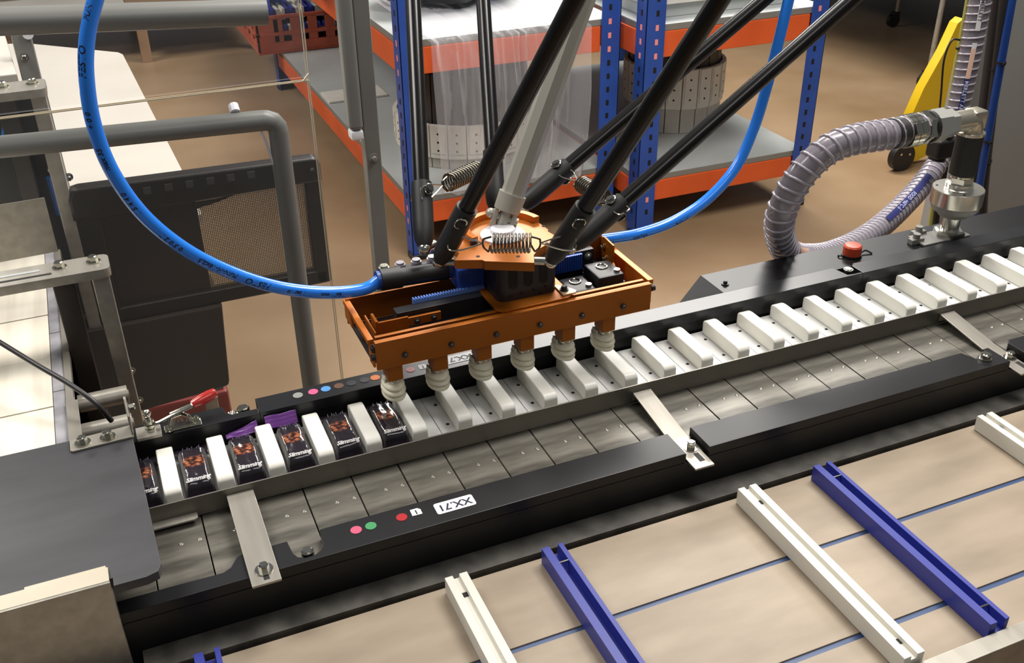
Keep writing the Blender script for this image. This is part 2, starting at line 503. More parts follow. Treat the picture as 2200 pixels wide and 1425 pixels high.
# steel chain plates, one per pitch, two screws each
pl = MB(); pl.box(0.0006, 0.0592, -0.2315, -0.1005, 0.8786, 0.8911, 0.0008)
sc = MB(); sc.lathe([(0.0026, 0), (0.0026, 0.0006), (0.0016, 0.0010), (0.0006, 0.0006)], (0, 0, 0.8909), 10)
P0 = pl.build('chain_plate', M_steelplate, conv)
S0 = sc.build('screw', M_blade, P0)
first = True
for k in range(-11, 30):
    x = 0.3947 + 0.06 * k
    if first: p, first = P0, False
    else:
        p = P0.copy(); COL.objects.link(p); p.parent = conv
    p.location = (x, 0, random.uniform(-0.0003, 0.0003))
    for j, dx in enumerate((0.032, 0.0527)):
        if p is P0 and j == 0: s = S0
        else: s = S0.copy(); COL.objects.link(s)
        s.parent = p; s.location = (dx, -0.1430, 0)
# stainless straps
def strap(xa, xb, pts, slot=True):
    s = MB()
    pr = [(y, z) for y, z in pts]
    t = 0.0026
    up = [(y, z + t) for y, z in pr]
    s.prism(pr + up[::-1], xa, xb, 'x', 0.0006)
    s.box(xa, xb, -0.1062, -0.1036, 0.8985, pts[0][1] + t, 0.0006)
    return s
st = strap(0.0665, 0.0975, [(-0.1045, 0.9095), (-0.252, 0.9075), (-0.2640, 0.9075)]).build('strap', M_steel, conv, angle=30)
bolt(st, (0.0830, -0.2435, 0.9101), 0.0058, 0.0075, 0.0098)
b = MB(); b.box(0.0800, 0.0862, -0.2590, -0.2490, 0.9096, 0.9104, 0.0003); b.build('slot', M_hole, st)
st = strap(0.6055, 0.6330, [(-0.1045, 0.9075), (-0.190, 0.8945), (-0.2040, 0.8930), (-0.2640, 0.8920)]).build('strap', M_steel, conv, angle=30)
bolt(st, (0.6225, -0.2250, 0.8945), 0.0058, 0.0100, 0.0092)
b = MB(); b.box(0.6190, 0.6262, -0.2530, -0.2360, 0.8946, 0.8954, 0.0003); b.build('slot', M_hole, st)
st = strap(1.1370, 1.1640, [(-0.1045, 0.9075), (-0.190, 0.8945), (-0.2040, 0.8930), (-0.2640, 0.8920)]).build('strap', M_steel, conv, angle=30)
bolt(st, (1.1560, -0.2250, 0.8945), 0.0060, 0.0095, 0.0092)
b = MB(); b.box(1.1530, 1.1600, -0.2540, -0.2370, 0.8946, 0.8954, 0.0003); b.build('slot', M_hole, st)
bolt(conv, (0.1330, -0.2245, 0.8912), 0.0072, 0.0120, 0.0088, n=20)
bolt(conv, (1.1060, -0.2250, 0.9061), 0.0072, 0.0080, 0.0092, n=20)
bolt(conv, (0.1135, 0.0310, 0.9250), 0.0080, 0.0140, 0.0130)
b = MB(); b.tube([(0.095 + 0.001 * i, 0.0295 + 0.003 * math.sin(i * 2.2), 0.934 + 0.003 * math.cos(i * 2.2)) for i in range(12)], 0.0012, 6)
b.build('coil_spring', M_bolt, conv)
bolt(conv, (1.0610, 0.0230, 0.9250), 0.0075, 0.0195, 0.0092, n=20)
# stickers
def dot(x, y, z, key, lab=None, r=0.0064):
    s = MB(); s.cyl((x, y, z), (x, y, z + 0.0004), r, 24)
    o = s.build('sticker', M_stick[key], conv)
    if lab: o['label'] = lab
    return o
for x, k in ((0.1907, 'rose'), (0.2078, 'green'), (0.2442, 'red')):
    dot(x, -0.2168, 0.9061, k, {'rose': 'pink', 'green': 'green', 'red': 'dark red'}[k] + ' round sticker')
for x, k in ((0.1836, 'grey'), (0.2037, 'pink'), (0.2205, 'blue'), (0.2379, 'brown'), (0.2547, 'black'), (0.2727, 'black'), (0.2873, 'orange'), (0.3364, 'red')):
    dot(x, 0.0264, 0.9413, k, k + ' round sticker')
def rrect(cx, cy, hw, hh, r, n=4):
    out = []
    for sx, sy, a in ((1, 1, 0), (-1, 1, 90), (-1, -1, 180), (1, -1, 270)):
        for i in range(n + 1):
            t = math.radians(a + 90 * i / n)
            out.append((cx + sx * (hw - r) + r * math.cos(t), cy + sy * (hh - r) + r * math.sin(t)))
    return out
def flat_text(parent, s, size, x, y, z, m=None, rot=PI, shear=0, bold=0.0):
    return put_text('lettering', s, size, Matrix.Translation((x, y, z)) @ Matrix.Rotation(rot, 4, 'Z'), m or M_ink, parent, shear, bold)
for (x, y, z) in ((0.3075, -0.2200, 0.9061), (0.4045, 0.0270, 0.9413)):
    s = MB(); s.prism(rrect(x, y, 0.0238, 0.0098, 0.003), z, z + 0.0004)
    o = s.build('name_label', M_stick['white'], conv); o['label'] = 'white printed label'
    flat_text(o, 'XX.71', 0.0155, x, y, z + 0.0006, bold=0.0003)
for (x, y, z) in ((0.2620, -0.2150, 0.9061), (0.3540, 0.0260, 0.9413)):
    s = MB(); s.prism([(x - 0.006, y - 0.0050), (x + 0.006, y - 0.0055), (x + 0.0062, y + 0.003), (x + 0.003, y + 0.0062), (x - 0.0056, y + 0.006)], z, z + 0.0004)
    o = s.build('number_label', M_stick['white'], conv); o['label'] = 'small white number label'
    flat_text(o, '1', 0.0095, x, y, z + 0.0006, bold=0.0003)

# ---------------------------------------------------------------- white divider blocks that ride on the chain
ORD = ['first', 'second', 'third', 'fourth', 'fifth', 'sixth', 'seventh', 'eighth', 'ninth', 'tenth', 'eleventh', 'twelfth', 'thirteenth',
       'fourteenth', 'fifteenth', 'sixteenth', 'seventeenth', 'eighteenth', 'nineteenth', 'twentieth', 'twenty-first', 'twenty-second',
       'twenty-third', 'twenty-fourth', 'twenty-fifth']
def block_label(i):
    if i == 0: return 'white plastic divider block nearest the grey infeed cover, between the two leftmost wrapped bars'
    if i < 5: return 'white plastic divider block between wrapped bars, %s block counted from the left end' % ORD[i]
    if i == 5: return 'white plastic divider block right of the wrapped bar under the first suction cup'
    if i < 10: return 'white plastic divider block below the orange gripper, beside its %s suction cup from the left' % ORD[i - 5]
    if i == 10: return 'white plastic divider block below the orange gripper, beside its rightmost suction cup'
    return 'white plastic divider block in the empty row right of the gripper, %s from it' % ORD[i - 11]
d0 = thing('divider_block', (0.01, -0.046, 0.900), block_label(0), 'divider', 'white divider blocks along the chain')
b = MB(); b.box(-0.0192, 0.0404, -0.0985, 0.0045, 0.8975, 0.9070, 0.0010); b.build('base_plate', M_whitebase, d0)
b = MB()
# block with rounded top ends
prof = [(-0.0925, 0.9068), (-0.0925, 0.9225), (-0.0905, 0.9262), (-0.0870, 0.9288), (-0.0825, 0.9300), (-0.0105, 0.9300), (-0.0050, 0.9293), (-0.0010, 0.9276), (0.0006, 0.9250), (0.0006, 0.9068)]
b.prism(prof, 0.0002, 0.0200, 'x', 0.0018)
b.build('block', M_white, d0, angle=50)
for y in (-0.0190, -0.0668):
    b = MB(); b.lathe([(0.0024, 0.9069), (0.0024, 0.9073), (0.0012, 0.9073), (0.0010, 0.9070)], (-0.0057 + 0.0, y, 0), 12); b.build('screw', M_hole, d0)
for i in range(1, 25):
    dup(d0, (0.06 * i, 0, 0), block_label(i))

# ---------------------------------------------------------------- wrapped snack bars
def bar_mesh(seed):
    rnd = random.Random(seed)
    b = MB()
    W, L, H = 0.0176, 0.041, 0.0195
    ph = rnd.uniform(0, 6)
    def top(u, v):
        y = -L + 2 * L * v
        x = -1 + 2 * u
        e = min(1.0, (L - abs(y)) / 0.010)
        e = math.sqrt(max(0.0, 1 - (1 - e) ** 2)) if e < 1 else 1.0
        wd = W * (0.93 + 0.07 * e)
        h = (1 - abs(x) ** 5) ** 0.5 if abs(x) < 1 else 0.0
        z = 0.0012 + H * h * (0.10 + 0.90 * e)
        z += 0.0009 * noise.noise(Vector((x * 2.2 + ph, y * 70, seed))) * h
        z += 0.0012 * math.exp(-((abs(x) - 0.72) / 0.12) ** 2) * (0.6 + 0.4 * math.sin(y * 130 + ph)) * e
        z -= 0.0011 * math.exp(-((x - 0.2 * math.sin(ph)) / 0.5) ** 2) * e
        return Vector((x * wd, y, z))
    b.grid(top, 22, 44)
    def bot(u, v):
        p = top(u, v); return Vector((p.x, p.y, 0.0004))
    b.grid(bot, 2, 12)
    return b
def seal_mesh(sgn, tilt):
    b = MB()
    def f(u, v):
        x = -0.0185 + 0.037 * u
        q = v * 0.0135
        return Vector((x * (1 + 0.12 * v), sgn * (0.0405 + q * math.cos(tilt)), 0.0035 + q * math.sin(tilt) + 0.0005 * math.sin(v * 28) + 0.0012 * math.sin(u * 7 + sgn) * v))
    b.grid(f, 16, 10)
    return b
bar_names = ['dark wrapped snack bar half hidden under the grey infeed cover', 'dark wrapped snack bar between the first and second white blocks from the left',
             'dark wrapped snack bar between second and third white blocks, sliver of purple seal showing', 'dark wrapped snack bar with the wide upright purple seal at its far end',
             'dark wrapped snack bar between the fourth and fifth white blocks from the left', 'dark wrapped snack bar right under the leftmost suction cup']
for j in range(-1, 5):
    x = 0.06 * j + 0.0402
    t = thing('snack_bar', (x, -0.047, 0.9072), bar_names[j + 1], 'snack bar', 'wrapped snack bars in the chain pockets')
    off = Vector((x, -0.047, 0.9072))
    mb = bar_mesh(j + 3); bmesh.ops.translate(mb.bm, verts=mb.bm.verts[:], vec=off)
    mb.build('wrapper', M_wrap, t, angle=60)
    mb = seal_mesh(-1, 0.1); bmesh.ops.translate(mb.bm, verts=mb.bm.verts[:], vec=off)
    mb.build('near_seal', M_wrapseal, t, solid=0.0003)
    if j in (1, 2):
        def f(u, v, j=j, x=x):
            a = 0.0185
            X = x - 0.0195 - (0.006 if j == 2 else -0.004) + 0.040 * u
            top = 0.024 if j == 2 else 0.010 + 0.012 * u
            return Vector((X, -0.0045 + 0.009 * v + 0.0008 * math.sin(u * 9), 0.9215 + v * (top - 0.010) + 0.0006 * math.sin(v * 30) + (0.0005 * (int(u * 34) % 2) if v > 0.95 else 0)))
        mb = MB(); mb.grid(f, 34, 8)
        o = mb.build('far_seal', M_purple, t, solid=0.0003); o['label'] = 'purple crimped seal'
    else:
        mb = seal_mesh(1, 0.1); bmesh.ops.scale(mb.bm, vec=(1, 1, 1), verts=mb.bm.verts[:]); bmesh.ops.translate(mb.bm, verts=mb.bm.verts[:], vec=off)
        mb.build('far_seal', M_wrapseal, t, solid=0.0003)
    # printed lettering near the front end, following the film
    z = 0.9072 + 0.0012 + 0.0195 * 0.93 + 0.0016
    def fn(v, x=x):
        yy = -0.0325 + v.y * 1.0
        e = min(1.0, (0.041 - abs(yy)) / 0.010); e = math.sqrt(max(0, 1 - (1 - e) ** 2)) if e < 1 else 1
        return Vector((x + v.x, -0.047 + yy, 0.9072 + 0.0012 + 0.0195 * (0.10 + 0.90 * e) * 0.995 + 0.0013))
    put_text('lettering', 'Slimming', 0.0078, None, M_print, t, 0.35, 0.0002, fn)
    def fn2(v, x=x):
        return Vector((x + v.x, -0.047 + 0.0300 + v.y, 0.9072 + 0.0012 + 0.0195 + 0.0010))
    put_text('lettering', 'l h! d', 0.0105, None, M_printdim, t, 0.1, 0.0, fn2)

# ---------------------------------------------------------------- slider bed with flight bars (in front of the chain conveyor)
bed = thing('slider_bed', (0.9, -0.43, 0.0), 'beige slider bed with long dark slots in front of the chain conveyor', 'conveyor')
b = MB(); b.box(-0.0530, XR, -0.2765, -0.2446, 0.8250, 0.8500, 0.0008); b.build('edge_strip', M_strip, bed)
for y0, y1 in ((-0.3935, -0.2815), (-0.5215, -0.4000), (-0.5850, -0.5285)):
    b = MB(); b.box(-0.35, XR, y0, y1, 0.8330, 0.8450, 0.0008); b.build('bed_panel', M_bed, bed)
b = MB()
b.box(-0.35, XR, -0.4000, -0.3935, 0.8300, 0.8430); b.box(-0.35, XR, -0.5285, -0.5215, 0.8300, 0.8430)
b.build('slot_floor', M_slot, bed)
b = MB(); b.box(-0.35, XR, -0.6060, -0.5860, 0.8150, 0.8570, 0.0015); b.build('edge_profile', M_steel, bed)
b = MB(); b.box(-0.35, XR, -0.6000, -0.2446, 0.7900, 0.8240); b.build('under_frame', M_black, bed)
for x in (-0.25, 2.0):
    for y in (-0.59, -0.30):
        b = MB(); b.box(x, x + 0.04, y, y + 0.04, 0, 0.79, 0.002); b.build('leg', M_frame, bed)
def flight(x, kind, label, wdt=0.0262):
    m = M_cleatw if kind == 'white' else M_cleatb
    t = thing('flight_bar', (x + wdt / 2, -0.44, 0.8452), label, 'flight bar', kind + ' flight bars on the slider bed')
    b = MB()
    y0, y1 = -0.5840, -0.2895
    zt = 0.8680
    pr = [(0, 0.8462), (wdt, 0.8462), (wdt, zt), (wdt - 0.0092, zt), (wdt - 0.0096, zt - 0.0055), (0.0096, zt - 0.0055), (0.0092, zt), (0, zt)]
    if kind == 'blue':
        pr = [(0, 0.8462), (wdt, 0.8462), (wdt, zt), (wdt - 0.0055, zt), (wdt - 0.0065, zt - 0.0150), (0.0105, zt - 0.0150), (0.0095, zt), (0, zt)]
    b.prism([(x + p[0], p[1]) for p in pr], y0, y1, 'y', 0.0008)
    b.build('channel', m, t, angle=30)
    for yy in (-0.3180, -0.5600):
        b = MB()
        if kind == 'white':
            b.box(x + wdt / 2 - 0.003, x + wdt / 2 + 0.004, yy - 0.0035, yy + 0.0035, zt - 0.0056, zt - 0.0050)
            b.build('hole', M_hole, t)
        else:
            b.cyl((x + 0.0095, yy, zt - 0.0015), (x + wdt - 0.0055, yy, zt - 0.0015), 0.0014, 8)
            b.build('pin', M_bolt, t)
    return t
flight(0.2680, 'white', 'white plastic flight bar at the left, its forked end below the label XX.71')
flight(0.6525, 'white', 'long white plastic flight bar in the middle, left of the longest blue bar')
flight(1.0385, 'white', 'white plastic flight bar at the far right, only its forked end in view')
flight(-0.0040, 'blue', 'blue plastic flight bar at the far left, only its tip in view')
flight(0.3860, 'blue', 'blue plastic flight bar just right of the left white flight bar')
flight(0.7660, 'blue', 'blue plastic flight bar at the right, reaching down to the metal edge profile')

# ---------------------------------------------------------------- infeed cover, guard box, bracket, toggle clamp
b = MB()
b.prism([(-0.5, -0.2440), (-0.0615, -0.2440), (-0.0615, -0.2560), (-0.030, -0.2560), (-0.0185, -0.2520), (-0.0145, -0.2420), (-0.0215, 0.0200), (-0.5, 0.0220)], 0.9440, 0.9550, 'z', 0.0012)
tag(b.build('infeed_cover', M_infeed, None, angle=30), 'flat dark grey cover plate over the infeed end of the chain', 'cover plate')
t = thing('guard_box', (-0.28, -0.27, 0.0), 'folded stainless steel guard with cream top flange in the lower left corner', 'guard')
b = MB(); b.box(-0.50, -0.0645, -0.2500, -0.2290, 0.9553, 0.9580, 0.0006); b.box(-0.142, -0.0665, -0.2290, -0.2255, 0.9553, 0.9576, 0.0004)
b.build('top_flange', mat('cream_flange', (206, 196, 176), 0.4, 0.3, var=(194, 184, 164), vscale=8), t)
b = MB(); b.box(-0.50, -0.0640, -0.2535, -0.2505, 0.60, 0.9580, 0.0006); b.box(-0.0668, -0.0640, -0.2505, -0.2450, 0.60, 0.9440, 0.0004)
b.build('front_sheet', M_steel, t)
for x in (-0.40, -0.10):
    b = MB(); b.box(x, x + 0.03, -0.2505, -0.2455, 0.0, 0.62, 0.001); b.build('leg', M_steel, t)

t = thing('angle_bracket', (-0.055, 0.006, 0.955), 'L-shaped stainless bracket with two hex nuts on the grey infeed cover', 'bracket')
b = MB(); b.prism([(-0.0905, 0.016), (-0.0195, 0.020), (-0.0195, -0.006), (-0.0880, -0.0085), (-0.0905, -0.0060)], 0.9551, 0.9580, 'z', 0.0005); b.build('base_leg', M_steel, t, angle=30)
b = MB(); b.prism([(0.018, 0.9580), (-0.004, 0.9580), (-0.004, 0.985), (0.012, 1.000), (0.018, 1.000)], -0.0215, -0.0190, 'x', 0.0004); b.build('upright_leg', M_steel, t, angle=30)
for x in (-0.0760, -0.0480): bolt(t, (x, 0.0035, 0.9581), 0.0058, 0.0085, 0.0092, name='nut')
bolt(t, (-0.0189, 0.012, 0.988), 0.0045, 0.007, 0.006, axis=(1, 0, 0))

t = thing('toggle_clamp', (0.035, 0.025, 0.941), 'chrome toggle clamp with red dipped handle on the black rear bar', 'clamp')
b = MB(); b.box(-0.017, 0.012, 0.005, 0.030, 0.9406, 0.9450, 0.0006); b.build('clamped_tab', M_steel, t)
b = MB()
b.box(0.016, 0.060, 0.0105, 0.0245, 0.9406, 0.9428, 0.0005)
b.prism([(0.020, 0.9428), (0.052, 0.9428), (0.048, 0.953), (0.038, 0.960), (0.026, 0.958)], 0.0130, 0.0148, 'y', 0.0003)
b.prism([(0.020, 0.9428), (0.052, 0.9428), (0.048, 0.953), (0.038, 0.960), (0.026, 0.958)], 0.0205, 0.0223, 'y', 0.0003)
b.build('clamp_base', M_bolt, t, angle=30)
b = MB(); b.tube([(0.000, 0.0180, 0.9520), (0.012, 0.0178, 0.9535), (0.028, 0.0177, 0.9590)], 0.0024, 8); b.build('clamp_arm', M_bolt, t)
b = MB(); b.cyl((0.0, 0.0180, 0.9452), (0.0, 0.0180, 0.9690), 0.0030, 12); b.cyl((0, 0.018, 0.9500), (0, 0.018, 0.9540), 0.0062, 6); b.cyl((0, 0.018, 0.956), (0, 0.018, 0.960), 0.0062, 6)
b.ball((0, 0.018, 0.9700), 0.0052); b.cyl((0, 0.018, 0.9451), (0, 0.018, 0.949), 0.0060, 14)
b.build('spindle', M_bolt, t, angle=30)
b = MB(); b.tube([(0.026, 0.0155, 0.9600), (0.040, 0.0175, 0.9625), (0.056, 0.0225, 0.9640)], 0.0022, 8); b.tube([(0.026, 0.0205, 0.9600), (0.040, 0.0225, 0.9625), (0.056, 0.0260, 0.9640)], 0.0022, 8)
b.build('lever', M_bolt, t)
hp = smooth_path([(0.053, 0.0240, 0.9638), (0.064, 0.0270, 0.9655), (0.076, 0.0305, 0.9675), (0.085, 0.0330, 0.9690)], 5)
b = MB(); b.tube(hp, [0.0052 + 0.0024 * math.sin(PI * min(1, i / (len(hp) - 1) * 0.92)) - (0.003 if i == len(hp) - 1 else 0) for i in range(len(hp))], 12)
b.build('handle_grip', M_redhandle, t)
for x, y in ((0.022, 0.0115), (0.055, 0.0235)): bolt(t, (x, y, 0.9428), 0.0028, 0.0035, 0.0042)
b = MB(); b.cyl((0.036, 0.011, 0.951), (0.036, 0.0245, 0.951), 0.003, 10); b.cyl((0.045, 0.011, 0.949), (0.045, 0.0245, 0.949), 0.0024, 10); b.build('pivot_pin', M_bolt, t)

# ---------------------------------------------------------------- gripper head
G = thing('gripper_head', (0.47, 0.012, 0.943), 'orange anodised vacuum gripper with six suction cups hanging from the black robot rods', 'gripper')
xa, xb = 0.2720, 0.6560
b = MB()
b.box(xa, xb, -0.0520, -0.0490, 1.0010, 1.0400, 0.0006)
b.box(xa, xb, -0.0490, -0.0440, 1.0375, 1.0400, 0.0006)
b.build('front_plate', M_orange, G)
b = MB(); b.box(xa + 0.004, xb - 0.004, -0.0385, -0.0330, 1.0050, 1.0400, 0.0006); b.build('inner_rail', M_orange, G)
b = MB(); b.box(xa - 0.004, xb + 0.006, 0.0700, 0.0730, 1.0050, 1.0420, 0.0006); b.build('back_plate', M_orange, G)
b = MB(); b.box(xa, xb, -0.0330, 0.0700, 1.0010, 1.0050); b.build('bottom_tray', M_darkpl, G)
# end frames
b = MB()
b.box(xa - 0.0065, xa + 0.0015, -0.0400, 0.0760, 1.0330, 1.0400, 0.0010)
b.box(xa - 0.0060, xa - 0.0030, 0.040, 0.0720, 1.0150, 1.0330, 0.0006)
b.box(xa - 0.0030, xa, -0.0480, -0.030, 1.0040, 1.0330, 0.0006)
b.build('end_frame', M_orangelip, G)
b = MB(); b.box(xb + 0.0005, xb + 0.0095, -0.0410, 0.0740, 1.0330, 1.0400, 0.0010); b.box(xb + 0.0010, xb + 0.0035, -0.047, 0.070, 1.0080, 1.0330, 0.0006)
b.build('end_frame', M_orangelip, G)
b = MB(); b.box(xa - 0.0040, xa + 0.0015, -0.0490, -0.0410, 1.0250, 1.0330, 0.001); b.cyl((xa - 0.005, -0.0465, 1.0180), (xa + 0.002, -0.0465, 1.0180), 0.0045, 12); b.build('end_fastener', M_darkpl, G)
b = MB(); b.cyl((xb + 0.003, -0.046, 1.030), (xb + 0.008, -0.046, 1.030), 0.0045, 12); b.build('end_fastener', M_darkpl, G)
# right upright bracket with rounded top
b = MB()
b.prism([(0.030, 1.0050), (0.070, 1.0050), (0.070, 1.0600), (0.058, 1.0660), (0.030, 1.0640)], xb - 0.016, xb - 0.0130, 'x', 0.0005)
b.box(xb - 0.055, xb - 0.013, 0.0670, 0.0700, 1.0050, 1.0640, 0.0006)
b.prism([(-0.030, 1.0050), (0.030, 1.0050), (0.030, 1.0380), (0.020, 1.0300), (-0.030, 1.0140)], xb - 0.016, xb - 0.0130, 'x', 0.0005)
b.build('side_bracket', M_orange, G, angle=30)
for y, z in ((0.056, 1.052), (0.050, 1.036)): bolt(G, (xb - 0.0165, y, z), 0.0035, 0.004, 0.0045, axis=(-1, 0, 0))
# front row of stems, cups, and clip bars
for i in range(6):
    x = 0.2965 + 0.0602 * i
    b = MB(); b.box(x - 0.0098, x + 0.0098, -0.0450, -0.0210, 0.9760, 1.0010, 0.0008); b.build('stem', M_orange, G)
    cup_y = -0.0280
    b = MB()
    pr = [(0.0098, 0.9690), (0.0112, 0.9678), (0.0136, 0.9662), (0.0146, 0.9642), (0.0140, 0.9622), (0.0128, 0.9610), (0.0126, 0.9602), (0.0146, 0.9590), (0.0158, 0.9568), (0.0150, 0.9548),
          (0.0134, 0.9534), (0.0132, 0.9526), (0.0146, 0.9512), (0.0152, 0.9490), (0.0144, 0.9468), (0.0128, 0.9455)]
    b.lathe(pr, (x, cup_y, 0), 28, None, 0.98, 1.46)
    o = b.build('suction_cup', M_silicone, G, angle=70)
    b = MB(); b.lathe([(0.0082, 0.9686), (0.0090, 0.9700), (0.0090, 0.9735), (0.0080, 0.9762)], (x, cup_y - 0.003, 0), 20, None, 0.95, 1.25); b.build('clamp_ring', M_bolt, o)
    for s in (-1, 1):
        b = MB(); b.box(x + s * 0.0108 - 0.001, x + s * 0.0108 + 0.001, cup_y - 0.004, cup_y + 0.009, 0.9640, 0.9735, 0.0006); b.build('cup_tab', M_silicone, o)
    bolt(G, (x + 0.012 + (0.0008 * i), -0.0520, 1.0155), 0.0032, 0.003, 0.0042, n=16, axis=(0, -1, 0), m=mat('dark_bolt', (92, 86, 84), 0.35, 0.8) if i == 0 else bpy.data.materials['dark_bolt'])
    if i < 6:
        b = MB(); b.box(x + 0.004, x + 0.048, -0.036, -0.012, 0.9945, 1.0012, 0.0022); b.build('clip_bar', M_darkpl, G)
# inner mechanism
b = MB(); b.box(0.318, 0.470, 0.0060, 0.0230, 1.0200, 1.0420, 0.0008); b.build('slide_beam', M_darkpl, G)
b = MB(); b.box(0.345, 0.445, 0.0220, 0.0270, 1.0380, 1.0470, 0.0004)
for k in range(26): b.box(0.3455 + 0.0038 * k, 0.3475 + 0.0038 * k, 0.0215, 0.0272, 1.0470, 1.0490)
b.build('toothed_rack', mat('pale_blue_rack', (112, 150, 226), 0.4), G)
b = MB(); b.box(0.290, 0.330, -0.0040, -0.0010, 1.0120, 1.0400, 0.0006); b.box(0.330, 0.375, -0.0010, 0.0030, 1.0240, 1.0360, 0.0006); b.box(0.287, 0.2905, -0.0040, 0.0200, 1.0120, 1.0420, 0.0006)
b.box(0.2810, 0.2830, -0.020, 0.030, 1.0060, 1.0360, 0.0004)
o = b.build('slide_bracket', M_orange, G)
for x in (0.342, 0.365): bolt(G, (x, -0.0015, 1.0300), 0.0032, 0.003, 0.0038, axis=(0, -1, 0), m=M_darkpl)
b = MB()
for k in range(5): b.box(0.300 + 0.032 * k, 0.326 + 0.032 * k, -0.028, -0.008, 1.0050, 1.0140 + 0.003 * (k % 2), 0.002)
b.build('valve_base', M_darkpl, G)
bolt(G, (0.318, -0.020, 1.0160), 0.0045, 0.004, 0.006)
b = MB(); b.box(0.4100, 0.4480, 0.0260, 0.0560, 1.0440, 1.0740, 0.0015)
for k in range(6): b.box(0.412 + 0.006 * k, 0.4145 + 0.006 * k, 0.0250, 0.0260, 1.046, 1.071)
b.build('blue_carriage', M_bluepl, G)
for (x0, x1, y0, y1, z1, lab) in ((0.5530, 0.5900, -0.020, 0.024, 1.0330, 1), (0.5960, 0.6360, -0.014, 0.034, 1.0430, 2)):
    b = MB(); b.box(x0, x1, y0, y1, 1.0050, z1, 0.0035)
    for k in range(5): b.box(x0 - 0.0006, x1 + 0.0006, y0 - 0.0006, y1 + 0.0006, 1.009 + 0.005 * k, 1.0105 + 0.005 * k)
    o = b.build('black_block', M_darkpl, G)
    b = MB(); b.tube([((x0 + x1) / 2 + 0.0075 * math.cos(a), (y0 + y1) / 2 + 0.006 + 0.0075 * math.sin(a), z1 + 0.0006) for a in [2 * PI * i / 20 for i in range(20)]], 0.0012, 6, True); b.build('washer', M_bolt, o)
    b = MB(); b.cyl((x1 - 0.007, y0 + 0.010, z1), (x1 - 0.007, y0 + 0.010, z1 + 0.003), 0.0042, 12); b.build('screw', M_bolt, o)
b = MB(); b.box(0.5380, 0.6200, 0.0480, 0.0680, 1.0050, 1.0560, 0.001); b.box(0.600, 0.6360, 0.034, 0.068, 1.005, 1.030, 0.001); b.build('linear_motor', M_darkpl, G)
b = MB(); b.box(0.5520, 0.6000, 0.0430, 0.0480, 1.0300, 1.0540, 0.0006)
for k in range(14): b.box(0.553 + 0.0034 * k, 0.555 + 0.0034 * k, 0.0420, 0.0430, 1.032, 1.054)
b.build('blue_rack', M_bluepl, G)
bolt(G, (0.610, 0.0475, 1.0470), 0.004, 0.003, 0.006, axis=(0, -1, 0))
# cast column between gripper and platform, with a foot flange
b = MB()
b.prism(rrect(0.4880, 0.0150, 0.0420, 0.0400, 0.012), 1.0400, 1.0935, 'z', 0.001)
o = b.build('column', M_darkpl, G)
for k in range(3):
    xx = 0.4660 + 0.0215 * k
    b = MB(); b.prism([(xx - 0.0062, 1.0930), (xx + 0.0062, 1.0930), (xx + 0.0062, 1.0660)] + [(xx + 0.0062 * math.cos(a), 1.0660 - 0.0062 * math.sin(a)) for a in (0.5, 1.05, 1.57, 2.1, 2.6)] + [(xx - 0.0062, 1.0660)], -0.0256, -0.0248, 'y'); b.build('arched_pocket', M_hole, o)
for (xx, zz) in ((0.462, 1.050), (0.478, 1.052), (0.495, 1.0525), (0.512, 1.054), (0.505, 1.046)):
    b = MB(); b.cyl((xx, -0.0258, zz), (xx, -0.0248, zz), 0.0022, 10); b.build('hole', M_hole, o)
b = MB(); b.prism(rrect(0.4900, -0.0080, 0.0540, 0.0380, 0.012), 1.0402, 1.0432, 'z', 0.0006); o = b.build('flange', M_orange, G)
b = MB(); b.prism([(0.5300, -0.0410), (0.5480, -0.0410), (0.5520, -0.036), (0.5480, -0.028), (0.5360, -0.012), (0.5300, -0.010)], 1.0430, 1.0455, 'z', 0.0006); b.build('foot_tab', M_stick['white'] if False else mat('pale_foot', (214, 178, 140), 0.35, 0.4), G)
bolt(G, (0.5370, -0.0290, 1.0455), 0.0045, 0.005, 0.006, m=M_darkpl)
# black push-in manifold on the left
A0, A1 = Vector((0.3110, 0.0480, 1.0720)), Vector((0.4020, 0.0480, 1.0670))
b = MB(); b.cyl(A0, A0.lerp(A1, 0.30), 0.0142, 20); b.cyl(A0.lerp(A1, 0.30), A1, 0.0122, 20); b.build('manifold', M_rubber, G)
b = MB(); b.cyl(A0 - Vector((0.005, 0, -0.0003)), A0 + Vector((0.001, 0, 0)), 0.0122, 18); b.build('release_collar', M_cableblue, G)
b = MB(); b.cyl(A1, A1 + Vector((0.006, 0, 0)), 0.0115, 18); b.build('release_collar', M_cableblue, G)
b = MB(); b.box(0.3115, 0.3990, 0.0560, 0.0700, 1.0600, 1.0760, 0.002); b.build('manifold_rail', M_darkpl, G)
for k in range(4):
    c = Vector((0.3210 + 0.022 * k, 0.0620, 1.0760))
    b = MB(); b.cyl(c, c + Vector((0, 0, 0.006)), 0.0072, 16); b.cyl(c + Vector((0, 0, 0.006)), c + Vector((0, 0, 0.009)), 0.0055, 16); b.build('push_fitting', M_bolt if k == 0 else M_vacrib, G)

